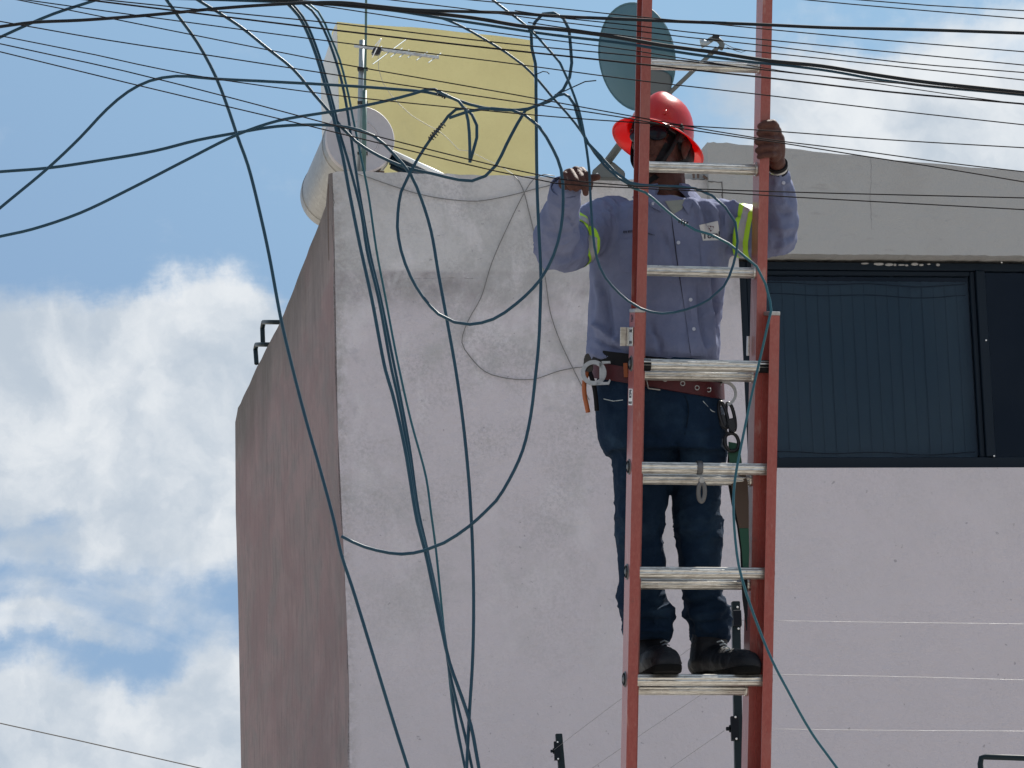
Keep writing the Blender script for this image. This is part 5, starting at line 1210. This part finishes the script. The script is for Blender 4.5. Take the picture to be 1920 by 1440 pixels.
W = [
 ([(0, -7), (200, 33), (500, 93), (640, 120), (935, 172), (1180, 217), (1415, 258), (1615, 283), (1765, 304), (1920, 322)], .0017, 'thin wire crossing just above the helmet brim and the fist'),
 ([(50, 0), (280, 32), (640, 80), (935, 116), (1190, 150), (1415, 176), (1665, 206), (1920, 234)], .0017, 'thin wire passing midway between topmost rung and red helmet'),
 ([(167, 0), (353, 23), (640, 58), (935, 92), (1040, 103), (1290, 130), (1440, 146), (1665, 172), (1920, 195)], .0026, 'thicker one of the thin wires, touching the underside of topmost rung'),
 ([(200, 0), (413, 22), (640, 45), (935, 80), (1215, 107), (1415, 129), (1565, 145), (1740, 161), (1920, 177)], .0019, 'thin wire lying across the top face of the topmost rung'),
 ([(0, 40), (200, 75), (400, 105), (640, 142), (935, 186), (1180, 222), (1290, 243), (1465, 268), (1615, 292), (1740, 311), (1920, 341)], .0018, 'thin wire crossing the front of the helmet brim to the grey parapet'),
 ([(0, 67), (180, 103), (343, 138), (640, 180), (735, 190), (1040, 219), (1290, 236), (1440, 245), (1665, 262), (1920, 277)], .0017, 'thin wire running level over helmet and fist, nearest the sky gap'),
 ([(0, 82), (233, 133), (420, 180), (685, 250), (935, 312), (1044, 335), (1179, 348), (1300, 354), (1480, 360), (1920, 371)], .0018, 'thin wire from the left edge over the tank to the collar, upper of pair'),
 ([(0, 97), (267, 162), (567, 233), (685, 262), (935, 322), (1044, 344), (1179, 352), (1304, 358), (1480, 369), (1920, 393)], .0018, 'thin wire from the left edge over the tank to the collar, lower of pair'),
 ([(585, 8), (710, 27), (935, 62), (1190, 95), (1290, 111), (1390, 126)], .0017, 'thin wire that meets the top rung at its right half'),
 ([(735, 0), (860, 15), (1040, 40), (1182, 57), (1290, 70), (1440, 86), (1690, 117), (1920, 136)], .0017, 'thin wire passing just above the dish feed horn'),
 ([(965, 20), (1065, 35), (1182, 47), (1290, 60), (1440, 75), (1665, 97), (1920, 122)], .0017, 'thin wire second below the thick top cable, right half'),
 ([(885, 0), (1040, 15), (1182, 30), (1340, 45), (1440, 55), (1665, 76), (1920, 97)], .0017, 'thin wire directly beneath the thick top cable at the right edge'),
 ([(990, 42), (1110, 60), (1215, 72), (1315, 86), (1440, 99), (1665, 123), (1920, 150)], .0017, 'thin wire running directly above the thickest sloping cable'),
 ([(1400, -14), (1515, 0), (1690, 16), (1920, 35)], .0017, 'thin wire at the very top right, lower of two'),
 ([(1450, -14), (1615, 0), (1740, 10), (1920, 20)], .0017, 'thin wire at the very top right, upper of two'),
 ([(1400, 122), (1465, 133), (1640, 156), (1815, 182), (1920, 196)], .0014, 'finest wire at right, leaving the topmost rung and joining another'),
]
for i, (pts, r, lab) in enumerate(W):
    cable(pts, r, 9.70 + (i % 5) * .018, lab, 'wire', 2600 if pts[0][0] < 60 or pts[0][1] < 5 else 0, 2600 if pts[-1][0] > 1900 else 0, 'overhead wires', 6, .05, .10, 'wire', 'overhead_wire')
cable([(1040, 178), (1060, 170), (1075, 163), (1097, 153), (1118, 151)], .0018, 9.86, 'short stiff wire end sticking out right of the cable loop', 'blackcable', 0, 0, 'loose wire ends', cat='wire', name='wire_end')
cable([(1004, 140), (1011, 137), (1018, 134), (1026, 135), (1030, 139)], .0015, 9.86, 'tiny hooked wire end beside the yellow wall edge', 'blackcable', 0, 0, 'loose wire ends', cat='wire', name='wire_end')
cable([(0, 1356), (150, 1389), (375, 1440)], .0022, 12.5, 'lone grey wire across the clouds at the lower left', 'greywire', 1500, 1500, 'overhead wires', cat='wire', name='overhead_wire', step=.2)
# tie wires wound round cables
def ties(a, b, n, Y_, label):
    bm = bmesh.new(); p0, p1 = P(*a, Y_), P(*b, Y_); d = (p1 - p0); x_, y_ = frame_of(d); pts = []
    for i in range(n * 8 + 1):
        t = i / (n * 8); an_ = 2 * math.pi * i / 8; rr = .0075 + .002 * math.sin(i * 1.7); pts.append(p0 + d * t + x_ * rr * math.cos(an_) + y_ * rr * math.sin(an_))
    tube(bm, pts, .0015, 5); return obj('tie_wire', bm, M['blackcable'], None, label, 'wire', 'tie wires', smooth=True)
ties((832, 232), (806, 262), 7, 9.835, 'coiled tie wire on the oval cable loop over the yellow wall')
ties((820, 174), (838, 181), 4, 9.83, 'coiled tie wire at the cable knot above the yellow wall')
ties((1274, 413), (1288, 421), 3, 9.865, 'coiled tie wire on the cable crossing the chest')
ties((1178, 346), (1192, 348), 3, 9.86, 'coiled tie wire on the cables at the left ladder rail')
# grey cables lying on the house wall
def wcable(pts, r, lab, m='greywire'):
    q_ = [FWL(x_, y_, -.010) for x_, y_ in pts]; bm = bmesh.new(); tube(bm, spline(q_, .03), r, 6); return obj('wall_cable', bm, M[m], None, lab, 'cable', 'grey cables on the wall', smooth=True)
wcable([(665, 324), (695, 334), (723, 344), (779, 362), (815, 370), (852, 375), (895, 377), (954, 367), (997, 356), (1038, 346)], .0022, 'grey cable sagging along the top of the house wall')
wcable([(962, 328), (972, 338), (980, 353), (992, 397), (1003, 443), (1012, 480), (1021, 513), (1032, 586), (1050, 639), (1079, 700), (1105, 750)], .0022, 'grey cable running down the wall towards the pliers')
wcable([(1040, 330), (1020, 327), (1003, 333), (983, 362), (954, 420), (922, 493), (901, 560), (878, 601), (866, 642), (881, 668), (910, 697), (950, 709), (1000, 711), (1050, 695), (1095, 688), (1130, 692)], .0022, 'grey cable with a kink looping back across the wall to the belt')
print('objects', len(bpy.data.objects))
